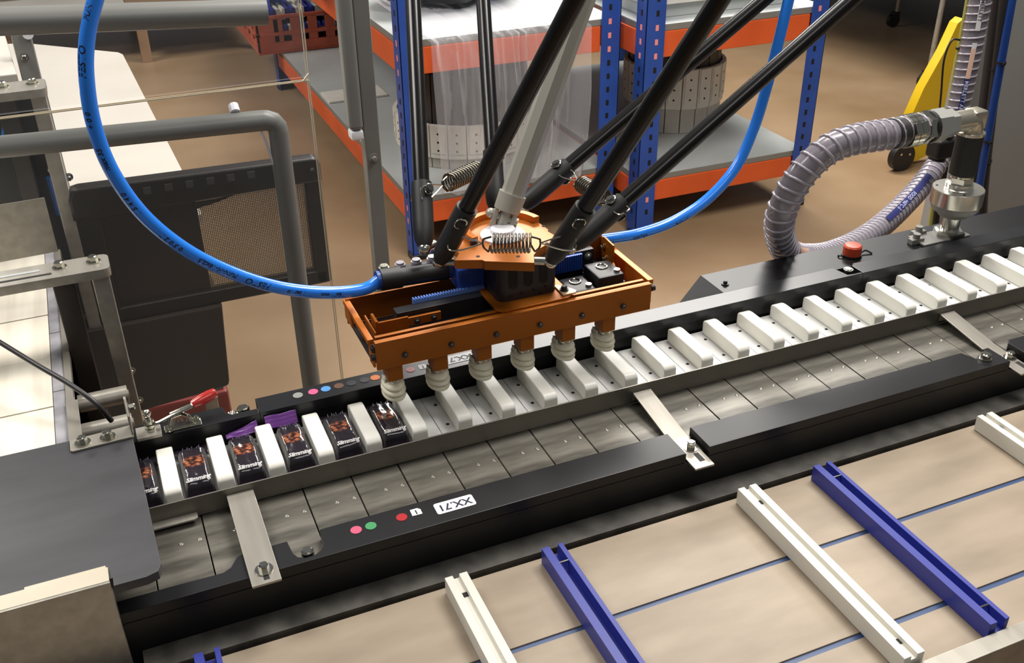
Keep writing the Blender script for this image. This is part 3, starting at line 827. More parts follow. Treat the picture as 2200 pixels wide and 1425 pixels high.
# ---------------------------------------------------------------- delta robot
R = thing('delta_robot', (0.473, 0.032, 1.094), 'delta robot with six shiny black rods, steel springs and an orange platform above the gripper', 'robot')
J = dict(A1=Vector((0.3753, 0.0071, 1.105)), A2=Vector((0.5069, -0.067, 1.105)), B1=Vector((0.3702, 0.0469, 1.105)),
         B2=Vector((0.5035, 0.1184, 1.105)), C1=Vector((0.5362, 0.1124, 1.105)), C2=Vector((0.5464, -0.0255, 1.105)))
TOPPX = dict(A1=(1235, 0), A2=(1545, 0), B1=(887, 0), B2=(1038, 0), C1=(1640, 0), C2=(1828, 0))
MID = dict(A1=(1050, 357), A2=(1300, 380), B1=(901, 300), B2=(1052, 230), C1=(1300, 290), C2=(1460, 326))
DIR = dict(A=Vector((0.324, -0.363, 0.873)), B=Vector((0.227, 0.682, 0.695)), C=Vector((0.850, 0.070, 0.5215)))
def near_ray(u, v, L, d):
    """point on the sight line of (u, v) closest to the line L + s d"""
    r = (right * ((u - 1100) / FPX) + down * ((v - 712.5) / FPX) + fwd).normalized()
    w0 = CAM - L
    bq, dq, eq = r.dot(d), r.dot(w0), d.dot(w0)
    den = 1 - bq * bq
    return CAM + r * ((bq * eq - dq) / den)
rods = {}
for k, L in J.items():
    d = DIR[k[0]].normalized()
    top = near_ray(*TOPPX[k], L, d)
    mid = near_ray(*MID[k], L, d)
    d = (top - mid).normalized()
    L = mid - d * ((mid - L).dot(d))
    rods[k] = (L, d)
    E_ = L + d * 0.78
    b = MB(); b.cyl(L + d * 0.070, E_, 0.0108, 20)
    rod = b.build('rod', M_carbon, R)
    b = MB()
    n_ = 22
    prof = [0.0085, 0.0126, 0.0138, 0.0140, 0.0140, 0.0140, 0.0140, 0.0140, 0.0136]
    b.tube([L + d * (0.002 + 0.090 * i / 8) for i in range(9)], prof, 18)
    b.build('sleeve', M_rubber, rod, angle=60)
    pair = {'A1': 'A2', 'A2': 'A1', 'B1': 'B2', 'B2': 'B1', 'C1': 'C2', 'C2': 'C1'}[k]
    ax = (J[pair] - J[k]).normalized()
    nr = d.cross(ax).normalized()
    if nr.y > 0: nr = -nr
    for s in (-1, 1):
        c = L + d * 0.078
        b = MB(); b.cyl(c + nr * s * 0.010, c + nr * s * 0.0185, 0.0062, 14); b.cyl(c + nr * s * 0.0182, c + nr * s * 0.0196, 0.0040, 10)
        b.build('spring_stud', M_rubber, rod)
        b = MB(); b.tube([c + nr * s * 0.0165 + (d * math.cos(a) + ax * math.sin(a)) * 0.0068 for a in [2 * PI * i / 18 for i in range(18)]], 0.0011, 6, True); b.build('hook_loop', M_bolt, rod)
    b = MB(); b.ball(L, 0.0088, 16, 10); b.cyl(L, L + ax * 0.020, 0.0052, 12); b.build('ball_joint', M_bolt, rod)
# platform: three-sided plate with scooped corners
c = Vector((0.473, 0.032))
def jp(a, bq, t): p = rods[a][0].lerp(rods[bq][0], t / (rods[a][0] - rods[bq][0]).length); return (p.x, p.y)
poly = []
for (p, q, nxt) in (('A1', 'A2', 'C2'), ('C2', 'C1', 'B2'), ('B2', 'B1', 'A1')):
    p0 = jp(p, q, 0.020); p1 = jp(q, p, 0.020)
    inw = ((p0[0] + p1[0]) / 2, (p0[1] + p1[1]) / 2)
    poly.append(p0)
    poly.append((p0[0] * 0.66 + p1[0] * 0.34 + (c.x - inw[0]) * 0.05, p0[1] * 0.66 + p1[1] * 0.34 + (c.y - inw[1]) * 0.05))
    poly.append((p0[0] * 0.62 + p1[0] * 0.38, p0[1] * 0.62 + p1[1] * 0.38))
    poly.append(p1)
    q2 = jp(nxt, {'C2': 'C1', 'B2': 'B1', 'A1': 'A2'}[nxt], 0.020)
    m = ((p1[0] + q2[0]) / 2, (p1[1] + q2[1]) / 2)
    for f, g in ((0.75, 0.16), (0.5, 0.20), (0.25, 0.16)):
        mm = (p1[0] * f + q2[0] * (1 - f), p1[1] * f + q2[1] * (1 - f))
        poly.append((mm[0] + (c.x - m[0]) * g, mm[1] + (c.y - m[1]) * g))
b = MB(); b.prism(poly, 1.0940, 1.1065, 'z', 0.0008)
plat = b.build('platform', M_orange, R, angle=30); plat['label'] = 'orange anodised platform'
# raised rim behind the shaft, screw holes, cap screw
b = MB()
ang = [math.radians(a) for a in range(10, 205, 5)]
cc = Vector((0.486, 0.050))
for (r0, r1) in ((0.047, 0.056),):
    rim = [(cc.x + r1 * math.cos(a), cc.y + r1 * math.sin(a)) for a in ang] + [(cc.x + r0 * math.cos(a), cc.y + r0 * math.sin(a)) for a in ang[::-1]]
    b.prism(rim, 1.1060, 1.1150, 'z', 0.0006)
b.build('rim', M_orangelip, plat, angle=30)
for u, v in ((1092, 539), (1027, 551), (1113, 551), (1028, 461), (1168, 486), (1175, 523)):
    p = at(u, v, z=1.1066)
    b = MB(); b.cyl(p, p + Vector((0, 0, 0.0003)), 0.0026, 12); b.build('hole', M_hole, plat)
p = at(1018, 525, z=1.1066); b = MB(); b.cyl(p, p + Vector((0, 0, 0.0065)), 0.0052, 16); b.build('cap_screw', M_darkpl, plat)
p = at(1080, 505, z=1.1066); b = MB(); b.lathe([(0.030, 0), (0.030, 0.002), (0.026, 0.005), (0.016, 0.006), (0.016, 0.010)], p, 28); b.build('shaft_base', M_stick['white'], plat)
# telescopic centre shaft with universal joint
base = at(1083, 468, z=1.1230)
sd = (near_ray(1252, 0, base, Vector((0.4, 0.1, 0.9)).normalized()) - base).normalized()
b = MB(); b.cyl(base + sd * 0.026, base + sd * 0.75, 0.0158, 8, phase=0.3)
sh = b.build('centre_shaft', M_shaft, R, smooth=False); sh['label'] = 'light grey eight-sided centre shaft'
b = MB(); b.cyl(base + sd * 0.010, base + sd * 0.034, 0.0176, 20, 0.0186); b.build('collar', M_shaft, sh, angle=30)
fx = Vector((1, -0.4, 0)).normalized(); fx = (fx - sd * fx.dot(sd)).normalized(); fy = sd.cross(fx)
b = MB()
for s in (-1, 1):
    Mx = Matrix((fx, fy, sd)).transposed().to_4x4(); Mx.translation = base + fx * s * 0.0125
    b.box(-0.003, 0.003, -0.008, 0.008, -0.016, 0.016, 0.0015, 2, Mx)
b.cyl(base - fx * 0.019, base + fx * 0.019, 0.0055, 14)
b.ball(base + fx * -0.019, 0.0068); b.cyl(base - sd * 0.012, base + sd * 0.012, 0.0085, 14)
b.build('universal_joint', M_shaft, sh)
# springs between the rods of each pair
def spring(k0, k1, s0, s1, frac, r, turns, wire=0.00155):
    a = rods[k0][0] + rods[k0][1] * s0; q = rods[k1][0] + rods[k1][1] * s1
    front = Vector((0, -1, 0.25)).normalized()
    a = a + front * 0.0165; q = q + front * 0.0165
    ax = (q - a); L = ax.length; ax.normalize()
    n1 = (front - ax * front.dot(ax)).normalized(); n2 = ax.cross(n1)
    t0, t1 = (0.5 - frac / 2) * L, (0.5 + frac / 2) * L
    pts = [a + ax * (t0 + (t1 - t0) * i / (turns * 16)) + (n1 * math.cos(2 * PI * i / 16) + n2 * math.sin(2 * PI * i / 16)) * r for i in range(turns * 16 + 1)]
    b = MB(); b.tube(pts, wire, 7)
    sp = b.build('spring', M_chrome, R, angle=80)
    for e, tt, sg in ((a, t0, 1), (q, t1, -1)):
        end = a + ax * tt
        loop = [end + ax * (-sg * 0.005) + (n2 * math.cos(t) * 0.0085 + ax * sg * math.sin(t) * -0.006) for t in [PI * i / 10 - 0.3 for i in range(13)]]
        b = MB(); b.tube(smooth_path([end + n1 * r * 0.8, end + n2 * r * 0.9 - ax * sg * 0.004] + loop[2:9] + [end - n2 * r * 0.7], 3), wire * 0.85, 6); b.build('end_loop', M_chrome, sp)
        tip = end - ax * sg * 0.011
        for s in (-1, 1):
            b = MB(); b.tube(smooth_path([tip, tip.lerp(e, 0.5) + n2 * s * 0.006, e + n2 * s * 0.009 + ax * sg * 0.004, e + n2 * s * 0.008 - ax * sg * 0.006, e + n2 * s * 0.002 - ax * sg * 0.008], 4), 0.00105, 6)
            b.build('hook_wire', M_bolt, sp)
spring('A1', 'A2', 0.036, 0.036, 0.345, 0.0113, 11)
spring('B1', 'B2', 0.080, 0.080, 0.40, 0.0113, 12)
spring('C1', 'C2', 0.078, 0.078, 0.40, 0.0113, 12)

# ---------------------------------------------------------------- blue air hoses
def hose_thing(name, P, r, m, label, cat, texts=(), ref=(-0.3, -0.8, 0.45)):
    pts = smooth_path(P, 10)
    b = MB(); b.tube(pts, r, 16)
    root = thing(name, pts[0], label, cat)
    h = b.build('tube', m, root, angle=80)
    pa = Path(pts, ref)
    for s, frac, size, mm, th, flip in texts:
        put_text('lettering', s, size, None, mm, root, 0.15, 0.0002, pa.wrap(pa.L[-1] * frac, r * 1.015, th, flip))
    return root, pa
yv = lambda u, v, y: at(u, v, y=y)
HL = [A0 + Vector((-0.001, 0, 0)), yv(780, 622, 0.047), yv(700, 629, 0.046), yv(600, 618, 0.045), yv(500, 587, 0.044), yv(400, 537, 0.043), yv(310, 464, 0.043),
      yv(243, 372, 0.044), yv(203, 272, 0.047), yv(186, 170, 0.050), yv(187, 85, 0.055), yv(205, 0, 0.060), yv(235, -90, 0.068), yv(290, -190, 0.08)]
TX = [('FESTO', 0.245, 0.0115, M_ink, -0.2, 1), ('PUN-H-16x2,5', 0.325, 0.0085, M_ink, -0.2, 1), ('0 3 0 2 7', 0.42, 0.0085, M_ink, -0.2, 1), ('16x11 mm', 0.10, 0.0070, M_ink, -0.3, 1),
      ('1 bar 10', 0.17, 0.0070, M_ink, -0.3, 1), ('1 5 4 4 0', 0.515, 0.0085, M_ink, -0.1, 1), ('max 35', 0.60, 0.0085, M_ink, -0.1, 1), ('+ 0 0', 0.665, 0.0085, M_ink, -0.1, 1), ('FESTO', 0.755, 0.0115, M_ink, -0.1, 1), ('PUN', 0.83, 0.0085, M_ink, -0.1, 1)]
hose_thing('air_hose', HL, 0.0081, M_hose, 'blue air hose looping at the left from the black manifold up past the grey tubes', 'hose', TX)
HR = [Vector((0.560, 0.0820, 1.0560)), yv(1316, 512, 0.085), yv(1380, 500, 0.090), yv(1450, 474, 0.096), yv(1520, 428, 0.102), yv(1580, 361, 0.108), yv(1618, 280, 0.114),
      yv(1645, 195, 0.12), yv(1670, 100, 0.126), yv(1694, 0, 0.132), yv(1722, -120, 0.14), yv(1760, -260, 0.15)]
hose_thing('air_hose', HR, 0.0081, M_hose, 'blue air hose rising at the right of the gripper in front of the orange racking', 'hose',
           [('FESTO', 0.20, 0.0095, M_ink, 0.9, 1), ('PUN-H', 0.30, 0.0080, M_ink, 0.9, 1)])

# ---------------------------------------------------------------- duct cover and vacuum connection at the right
t = thing('duct_cover', (1.5, 0.08, 0.70), 'dark grey sheet-metal cover box behind the rear guide bar, carrying the red cap', 'cover')
b = MB(); b.prism([(0.795, 0.70), (0.795, 0.872), (0.849, 0.9345), (2.3, 0.9345), (2.3, 0.70)], 0.0440, 0.1170, 'y', 0.0008); b.build('box', M_black, t, angle=25)
p = at(1558, 611, z=0.9347); bolt(t, p, 0.0035, 0.005, 0.006, m=M_darkpl)
for q in ((1.24, 0.070), (1.265, 0.092)):
    b = MB(); b.box(q[0] - 0.013, q[0] + 0.013, q[1] - 0.006, q[1] + 0.006, 0.9346, 0.9440, 0.001); b.cyl((q[0], q[1], 0.944), (q[0], q[1], 0.952), 0.006, 12); b.build('cover_latch', M_boardedge, t)
for x in (0.9, 2.1):
    b = MB(); b.box(x, x + 0.04, 0.060, 0.1, 0, 0.70, 0.002); b.build('leg', M_frame, t)
p = at(1829, 549, z=0.9345)
t = thing('stopper', p, 'round red plastic stopper with black tether standing on the dark cover box', 'stopper')
b = MB(); b.lathe([(0.0145, 0), (0.0150, 0.002), (0.0148, 0.015), (0.0125, 0.0175), (0.004, 0.0180)], p + Vector((0, 0, 0.002)), 28); b.build('cap', M_redcap, t)
b = MB(); b.lathe([(0.0165, 0), (0.0165, 0.0028), (0.0150, 0.0030)], p, 28); b.build('gasket', M_rubber, t)
b = MB(); b.tube(smooth_path([p + Vector((0.014, -0.004, 0.003)), p + Vector((0.026, -0.002, 0.005)), p + Vector((0.034, -0.010, 0.001))], 4), 0.0016, 6); b.build('tether', M_rubber, t)
b = MB(); b.tube(smooth_path([p + Vector((-0.014, -0.002, 0.003)), p + Vector((-0.023, 0.002, 0.003)), p + Vector((-0.020, 0.008, 0.001))], 4), 0.0014, 6); b.build('tether', M_rubber, t)

U0 = at(2037, 505, z=0.9360)
t = thing('rotary_union', U0, 'turned aluminium rotary joint with black sleeve and elbow, standing on the dark cover box', 'pipe joint')
def LT(name, prof, m, par=t, n=32, angle=30):
    b = MB(); b.lathe(prof, U0, n); return b.build(name, m, par, angle=angle)
LT('base_nut', [(0.024, 0), (0.026, 0.001), (0.026, 0.010), (0.022, 0.012)], M_alu, n=6)
b = MB(); b.box(U0.x - 0.07, U0.x + 0.03, U0.y - 0.020, U0.y + 0.02, U0.z - 0.001, U0.z + 0.003, 0.001); b.build('base_plate', M_boardedge, t)
LT('stem', [(0.0145, 0.010), (0.0145, 0.040)], M_alu)
LT('lower_collar', [(0.020, 0.036), (0.024, 0.038), (0.030, 0.046), (0.037, 0.049), (0.0395, 0.056), (0.0395, 0.060)], M_boardedge)
LT('flange_disc', [(0.0405, 0.0595), (0.0415, 0.0605), (0.0415, 0.0855), (0.0405, 0.0865), (0.0230, 0.0868), (0.0220, 0.0875), (0.0220, 0.0960), (0.0180, 0.0965)], M_alu)
LT('hex_nut', [(0.0195, 0.0960), (0.0200, 0.0965), (0.0200, 0.1060), (0.0180, 0.1065)], M_alu, n=6)
LT('lock_ring', [(0.0185, 0.1065), (0.0190, 0.1070), (0.0190, 0.1100), (0.0170, 0.1105)], M_bolt)
LT('black_sleeve', [(0.0205, 0.1105), (0.0212, 0.1115), (0.0212, 0.1770), (0.0200, 0.1780)], M_rubber)
LT('top_ring', [(0.0190, 0.1780), (0.0220, 0.1785), (0.0220, 0.1830), (0.0160, 0.1840)], M_alu)
for a in (0.7, 2.4, 4.2):
    b = MB(); q = U0 + Vector((0.034 * math.cos(a), 0.034 * math.sin(a), 0.0868)); b.cyl(q, q + Vector((0, 0, 0.0004)), 0.0022, 10); b.build('hole', M_hole, t)
EZ = 0.2040
e = [U0 + Vector(q) for q in ((0, 0, 0.1830), (0, 0, 0.1920), (-0.004, 0, EZ - 0.003), (-0.012, 0, EZ), (-0.050, 0, EZ))]
b = MB(); b.tube(smooth_path(e, 4), [0.0170] * 17, 18); b.box(U0.x - 0.014, U0.x + 0.016, U0.y - 0.015, U0.y + 0.015, U0.z + 0.186, U0.z + EZ + 0.0165, 0.006); b.build('elbow', mat('nickel_elbow', (206, 200, 182), 0.28, 0.9), t)
def CX(name, x0, x1, r, m, n=24, r1=None):
    b = MB(); b.cyl(U0 + Vector((-x0, 0, EZ)), U0 + Vector((-x1, 0, EZ)), r, n, r1, True, 0.52); return b.build(name, m, t, angle=25)
M_satin = mat('satin_hex', (182, 182, 176), 0.35, 0.7)
CX('reducer_hex', 0.046, 0.064, 0.0225, M_satin, 6)
CX('union_hex', 0.064, 0.090, 0.0265, M_satin, 6)
CX('dark_washer', 0.090, 0.096, 0.0255, M_rubber)
CX('lock_nut', 0.096, 0.108, 0.0265, M_bolt, 6)
CX('hose_tail', 0.106, 0.150, 0.0205, M_alu)
# vacuum hose: clear ribbed loop that ends in the upright run by the column
X0 = U0 + Vector((-0.110, 0, EZ))
VP = [X0, X0 + Vector((-0.045, 0, -0.001)), at(1812, 306, y=U0.y + 0.002), at(1745, 350, y=U0.y + 0.006), at(1698, 412, y=U0.y + 0.016), at(1674, 480, y=U0.y + 0.034), at(1690, 540, y=0.155),
      at(1740, 553, y=0.215), at(1800, 540, y=0.28), at(1870, 503, y=0.35), at(1930, 452, y=0.42), at(1985, 392, y=0.48), at(2022, 335, y=0.515), at(2048, 270, y=0.53), at(2068, 190, y=0.535), at(2087, 100, y=0.54), at(2104, 10, y=0.545), at(2125, -100, y=0.55)]
vp = smooth_path(VP, 14)
t = thing('vacuum_hose', X0, 'thick clear ribbed vacuum hose looping from the elbow fitting down and up the column', 'hose')
b = MB(); b.tube(vp, 0.0222, 22, caps=False); b.build('hose_wall', M_vac, t, angle=80)
pv = Path(vp, (-0.3, -0.85, 0.4))
N = int(pv.L[-1] / 0.0165)
hel = []
for i in range(N * 14 + 1):
    p, T, n, bb = pv.frame(pv.L[-1] * i / (N * 14))
    th = 2 * PI * i / 14
    hel.append(p + (n * math.cos(th) + bb * math.sin(th)) * 0.0226)
b = MB(); b.tube(hel, 0.0026, 5); b.build('spiral_rib', M_vacrib, t, angle=80)
b = MB(); b.tube(vp[::3], 0.0120, 10); b.build('core_shadow', mat('hose_core_shade', (112, 104, 108), 0.5), t)  # added inner tube, its darker tone stands in for shade inside the hose
for dx, rr, mm in ((0.028, 0.0262, M_bolt), (0.016, 0.0262, M_bolt)):
    q, T, n, bb = pv.frame(dx)
    b = MB(); b.cyl(q - T * 0.0055, q + T * 0.0055, rr, 24)
    b.box(-0.006, 0.006, -0.009, 0.009, 0.024, 0.031, 0.001, 2, Matrix.Translation(q) @ Matrix((T, n.cross(T), n)).transposed().to_4x4())
    b.build('hose_clamp', mm, t, angle=30)
q, T, n, bb = pv.frame(0.048); b = MB(); b.cyl(q - T * 0.012, q + T * 0.008, 0.0240, 22); b.build('hose_cuff', M_cable, t)
def strip_on(name, m, s0, s1, th, w2, r=0.0252):
    b = MB()
    def f(u, v):
        p, T, n, bb = pv.frame(s0 + (s1 - s0) * u)
        a = th + (v - 0.5) * 2 * w2
        return p + (n * math.cos(a) + bb * math.sin(a)) * r
    b.grid(f, 24, 4); return b.build(name, m, t)
LT_ = pv.L[-1]
def sat(u, v):
    best, bs = 1e9, 0
    for i in range(200):
        p = pv.frame(LT_ * i / 200)[0] - CAM
        z_ = p.dot(fwd); dd = (1100 + FPX * p.dot(right) / z_ - u) ** 2 + (712.5 + FPX * p.dot(down) / z_ - v) ** 2
        if dd < best: best, bs = dd, LT_ * i / 200
    return bs
sA, sB, sC, sD, sE, sF, sG = sat(2065, 245), sat(2085, 165), sat(2093, 90), sat(2096, 65), sat(2110, 0), sat(1890, 490), sat(1980, 400)
strip_on('print_band', M_hosetape, sA - 0.05, sB, -0.25, 0.20)
strip_on('print_band', M_hosepeach, sB, sC - 0.012, -0.25, 0.20)
strip_on('print_band', M_hosewhite, sC - 0.012, sC, -0.25, 0.20)
strip_on('print_band', M_hosewhite, sD, sE + 0.05, -0.25, 0.20)
strip_on('print_band', M_hosetape, sF, sG + 0.02, -0.45, 0.26)
s6, s7 = sat(1703, 545) - 0.045, sat(1703, 545) + 0.02
strip_on('print_band', M_hosepeach, s6, s7, -0.5, 0.22)
put_text('lettering', 'MERLETT ARMOR', 0.0115, None, M_hosetext, t, 0, 0.0002, pv.wrap((sA + sB) / 2 - 0.012, 0.0256, -0.25, -1))
put_text('lettering', 'FOOD  +60°C -5', 0.0130, None, M_hosetext, t, 0, 0.0002, pv.wrap((sF + sG) / 2, 0.0256, -0.45, -1))
put_text('lettering', 'MERLETT', 0.0110, None, M_printdim, t, 0, 0.0002, pv.wrap((sD + sE) / 2 + 0.012, 0.0256, -0.25, -1))

def run(name, px, r, m, label, cat='cable', ties=()):
    P = [at(u, v, y=y) for u, v, y in px]
    pts = smooth_path(P, 6)
    root = thing(name, pts[0], label, cat)
    b = MB(); b.tube(pts, r, 12); b.build('sheath', m, root)
    pa = Path(pts, (-0.3, -0.85, 0.4))
    for f in ties:
        q, T, n, bb = pa.frame(pa.L[-1] * f)
        b = MB(); b.cyl(q - T * 0.002, q + T * 0.002, r + 0.0022, 14); b.box(-0.003, 0.003, -0.003, 0.003, r, r + 0.007, 0.0005, 2, Matrix.Translation(q) @ Matrix((T, n.cross(T), n)).transposed().to_4x4()); b.build('cable_tie', M_rubber, root)
    return root
run('power_cable', [(2108, 510, 0.60), (2112, 400, 0.60), (2128, 250, 0.60), (2146, 100, 0.60), (2160, -20, 0.60), (2172, -120, 0.60)], 0.0130, M_cable, 'thick dark cable running up beside the ribbed hose', ties=(0.30, 0.62))
run('power_cable', [(2088, 510, 0.615), (2094, 400, 0.615), (2112, 250, 0.615), (2130, 100, 0.615), (2144, -20, 0.615), (2156, -120, 0.615)], 0.0125, M_cable, 'dark cable half hidden between the ribbed hose and the thick dark cable')
run('blue_tube', [(2088, 490, 0.585), (2104, 400, 0.585), (2130, 250, 0.585), (2155, 110, 0.585), (2176, -10, 0.585), (2195, -120, 0.585)], 0.0092, M_cableblue, 'slim dark blue tube at the right edge of the cable bundle', 'tube', (0.34, 0.62))
run('earth_wire', [(1996, 510, 0.57), (2004, 440, 0.57), (2028, 300, 0.57), (2050, 160, 0.57), (2068, 60, 0.57), (2082, -20, 0.57), (2096, -120, 0.57)], 0.0045, M_green, 'yellow-green earth wire left of the ribbed hose', ties=(0.45, 0.68))
run('black_cable', [(2006, 510, 0.585), (2014, 440, 0.585), (2040, 300, 0.585), (2064, 150, 0.585), (2082, 40, 0.585), (2096, -40, 0.585)], 0.0090, M_rubber, 'black cable between the earth wire and the ribbed hose')
run('tie_wire', [(2002, 300, 0.56), (2016, 250, 0.56), (2022, 200, 0.56), (2028, 130, 0.56), (2044, 88, 0.56), (2062, 86, 0.56)], 0.0022, M_rubber, 'thin black wire bowing out in front of the yellow trolley leg')
b = MB(); b.box(1.925, 2.9, 0.66, 0.72, 0, 1.75, 0.004)
t = tag(b.build('machine_column', M_column, None), 'wide grey metal machine column at the right edge behind the cables', 'column')
b = MB(); b.box(0, 0.04, -0.03, 0.03, -0.018, 0.030, 0.006); 
q = at(2018, 315, y=0.45)
b2 = MB(); b2.box(q.x - 0.02, q.x + 0.028, q.y - 0.02, q.y + 0.02, q.z - 0.024, q.z + 0.020, 0.008, 3); b2.cyl(q + Vector((0.0, 0, -0.03)), q + Vector((0.01, 0, 0.03)), 0.018, 14)
b.bm.free()
tag(b2.build('hose_clip', M_rubber, None), 'black plastic clip gripping the ribbed hose below the elbow fitting', 'clip')

# ---------------------------------------------------------------- yellow trolley leg and cart casters on the floor behind
Y2 = 2.2
pts = [at(u, v, y=Y2) for u, v in ((2070, 40), (2078, 130), (2062, 250), (2000, 330), (1966, 348), (1938, 332), (1958, 250), (1985, 190), (2030, 110), (2058, 50))]
t = thing('pallet_truck', (3.35, Y2 + 0.03, 0), 'yellow steel trolley leg on a black caster, on the floor behind the clear hose', 'trolley')
b = MB(); b.prism([(p.x, p.z) for p in pts], Y2, Y2 + 0.05, 'y', 0.004); b.build('leg', M_yellow, t, angle=30)
cw = at(1935, 328, y=Y2 - 0.01)
b = MB(); b.cyl((cw.x, Y2 - 0.035, 0.062), (cw.x, Y2 - 0.002, 0.062), 0.062, 24); b.build('caster', M_rubber, t)
for a in (0.5, 2.4): 
    b = MB(); q = Vector((cw.x + 0.03 * math.cos(a), Y2 - 0.036, 0.062 + 0.03 * math.sin(a))); b.cyl(q, q + Vector((0, -0.004, 0)), 0.006, 8); b.build('rivet', M_bolt, t)
t = thing('cart', (4.7, 3.8, 0), 'dark cart in the background shadow, standing on thin legs with black casters', 'cart')
b = MB(); b.box(4.05, 6.6, 3.2, 6.0, 0.62, 0.66, 0.004); b.build('dark_upper_slab', M_darkpanel, t)  # this slab and the one below are put in as the dark region behind
b = MB(); b.box(4.45, 6.6, 3.6, 6.0, 0.36, 0.40, 0.004); b.build('dark_lower_slab', M_darkpanel, t)
for (u, v) in ((1983, 190), (1916, 58)):
    g = at(u, v, z=0)
    b = MB(); b.cyl((g.x + 0.02, g.y, 0.09), (g.x + 0.02, g.y, 0.62), 0.014, 10); o = b.build('leg', M_steel, t)
    b = MB(); b.cyl((g.x, g.y - 0.014, 0.045), (g.x, g.y + 0.014, 0.045), 0.045, 18); b.box(g.x - 0.015, g.x + 0.035, g.y - 0.02, g.y + 0.02, 0.055, 0.10, 0.004); b.build('caster', M_rubber, o)
for gx, gy in ((6.5, 3.4), (6.5, 5.8)):
    b = MB(); b.cyl((gx, gy, 0.0), (gx, gy, 0.62), 0.014, 10); b.build('leg', M_steel, t)

# ---------------------------------------------------------------- racking
def rack(name, FL, FR, depth, label, beams, htop):
    FL, FR = Vector((*FL, 0)), Vector((*FR, 0))
    ux = (FR - FL).normalized(); uy = Vector((-ux.y, ux.x, 0)); Wd = (FR - FL).length
    r = thing(name, FL, label, 'rack')
    def T(x, y, z): return FL + ux * x + uy * y + Vector((0, 0, z))
    Mx = Matrix((ux, uy, Vector((0, 0, 1)))).transposed().to_4x4(); Mx.translation = FL
    a, tk = 0.078, 0.004
    for (x, y, sx, sy) in ((0, 0, 1, 1), (Wd, 0, -1, 1), (0, depth, 1, -1), (Wd, depth, -1, -1)):
        b = MB()
        x0, x1 = sorted((x, x + sx * a)); b.box(x0, x1, *sorted((y, y + sy * tk)), 0.0, htop, 0.0008, 1, Mx)
        y0, y1 = sorted((y, y + sy * a * 0.9)); b.box(*sorted((x, x + sx * tk)), y0, y1, 0.0, htop, 0.0008, 1, Mx)
        up = b.build('upright', M_upright, r)
        if y == 0:
            for (mm, sel, nm) in ((M_hole, 0, 'slot_row'), (M_slotpink, 1, 'beam_tab_row')):
                b = MB()
                n = 0
                z = 0.09
                while z < htop - 0.02:
                    near = any(z0 - 0.01 < z < z1 + 0.01 for z0, z1 in beams)
                    if near == bool(sel):
                        cx = x + sx * 0.045
                        b.box(cx - 0.006, cx + 0.006, -0.0008, 0.0006, z, z + 0.020, 0.0, 2, Mx)
                        cx = x + sx * 0.0
                        b.box(x - sx * 0.0008 if sx > 0 else x - 0.0006, x + 0.0006 if sx > 0 else x + 0.0008, 0.028, 0.040, z, z + 0.020, 0.0, 2, Mx)
                        n += 1
                    z += 0.05
                if n: tag(b.build(nm, mm, up, smooth=False), kind='stuff')
                else: b.bm.free()
        b = MB(); b.box(x - sx * 0.006 if sx > 0 else x + sx * (a + 0.006), x + sx * (a + 0.006) if sx > 0 else x + 0.006, *sorted((y - sy * 0.006, y + sy * 0.05)), 0.0, 0.022, 0.002, 1, Mx); b.build('foot', M_rubber, up)
    for z0, z1 in beams:
        for seg in ('front', 'back'):
            y = 0.001 if seg == 'front' else depth - 0.036
            b = MB(); b.box(a + 0.0, Wd - a - 0.0, y + 0.006, y + 0.035, z0, z1, 0.004, 2, Mx); b.build('beam', M_beam, r)
        for x in (0.006, Wd - 0.041):
            b = MB(); b.box(x, x + 0.035, a * 0.9, depth - a * 0.9, z0, z1, 0.004, 2, Mx); b.build('beam', M_beam, r)
        b = MB(); b.box(0.012, Wd - 0.012, 0.012, depth - 0.012, z1 + 0.0005, z1 + 0.022, 0.002, 2, Mx)
        bo = b.build('shelf_edge', M_boardedge, r)
        b = MB(); b.box(0.013, Wd - 0.013, 0.013, depth - 0.013, z1 + 0.0222, z1 + 0.0245, 0.0005, 1, Mx); b.build('shelf_board', M_board, r)
    return r, T
r1, T1 = rack('shelf_rack', (0.9990, 2.200), (1.8390, 2.200), 2.45, 'blue and orange rack behind the robot, its lower shelf reaching far back to the left', ((0.138, 0.218), (0.692, 0.784)), 1.75)
r2, T2 = rack('shelf_rack', (1.8510, 2.040), (2.6410, 2.040), 1.5, 'blue and orange rack right of the robot, narrow end with one round chain roll', ((0.138, 0.218), (0.690, 0.782)), 1.75)

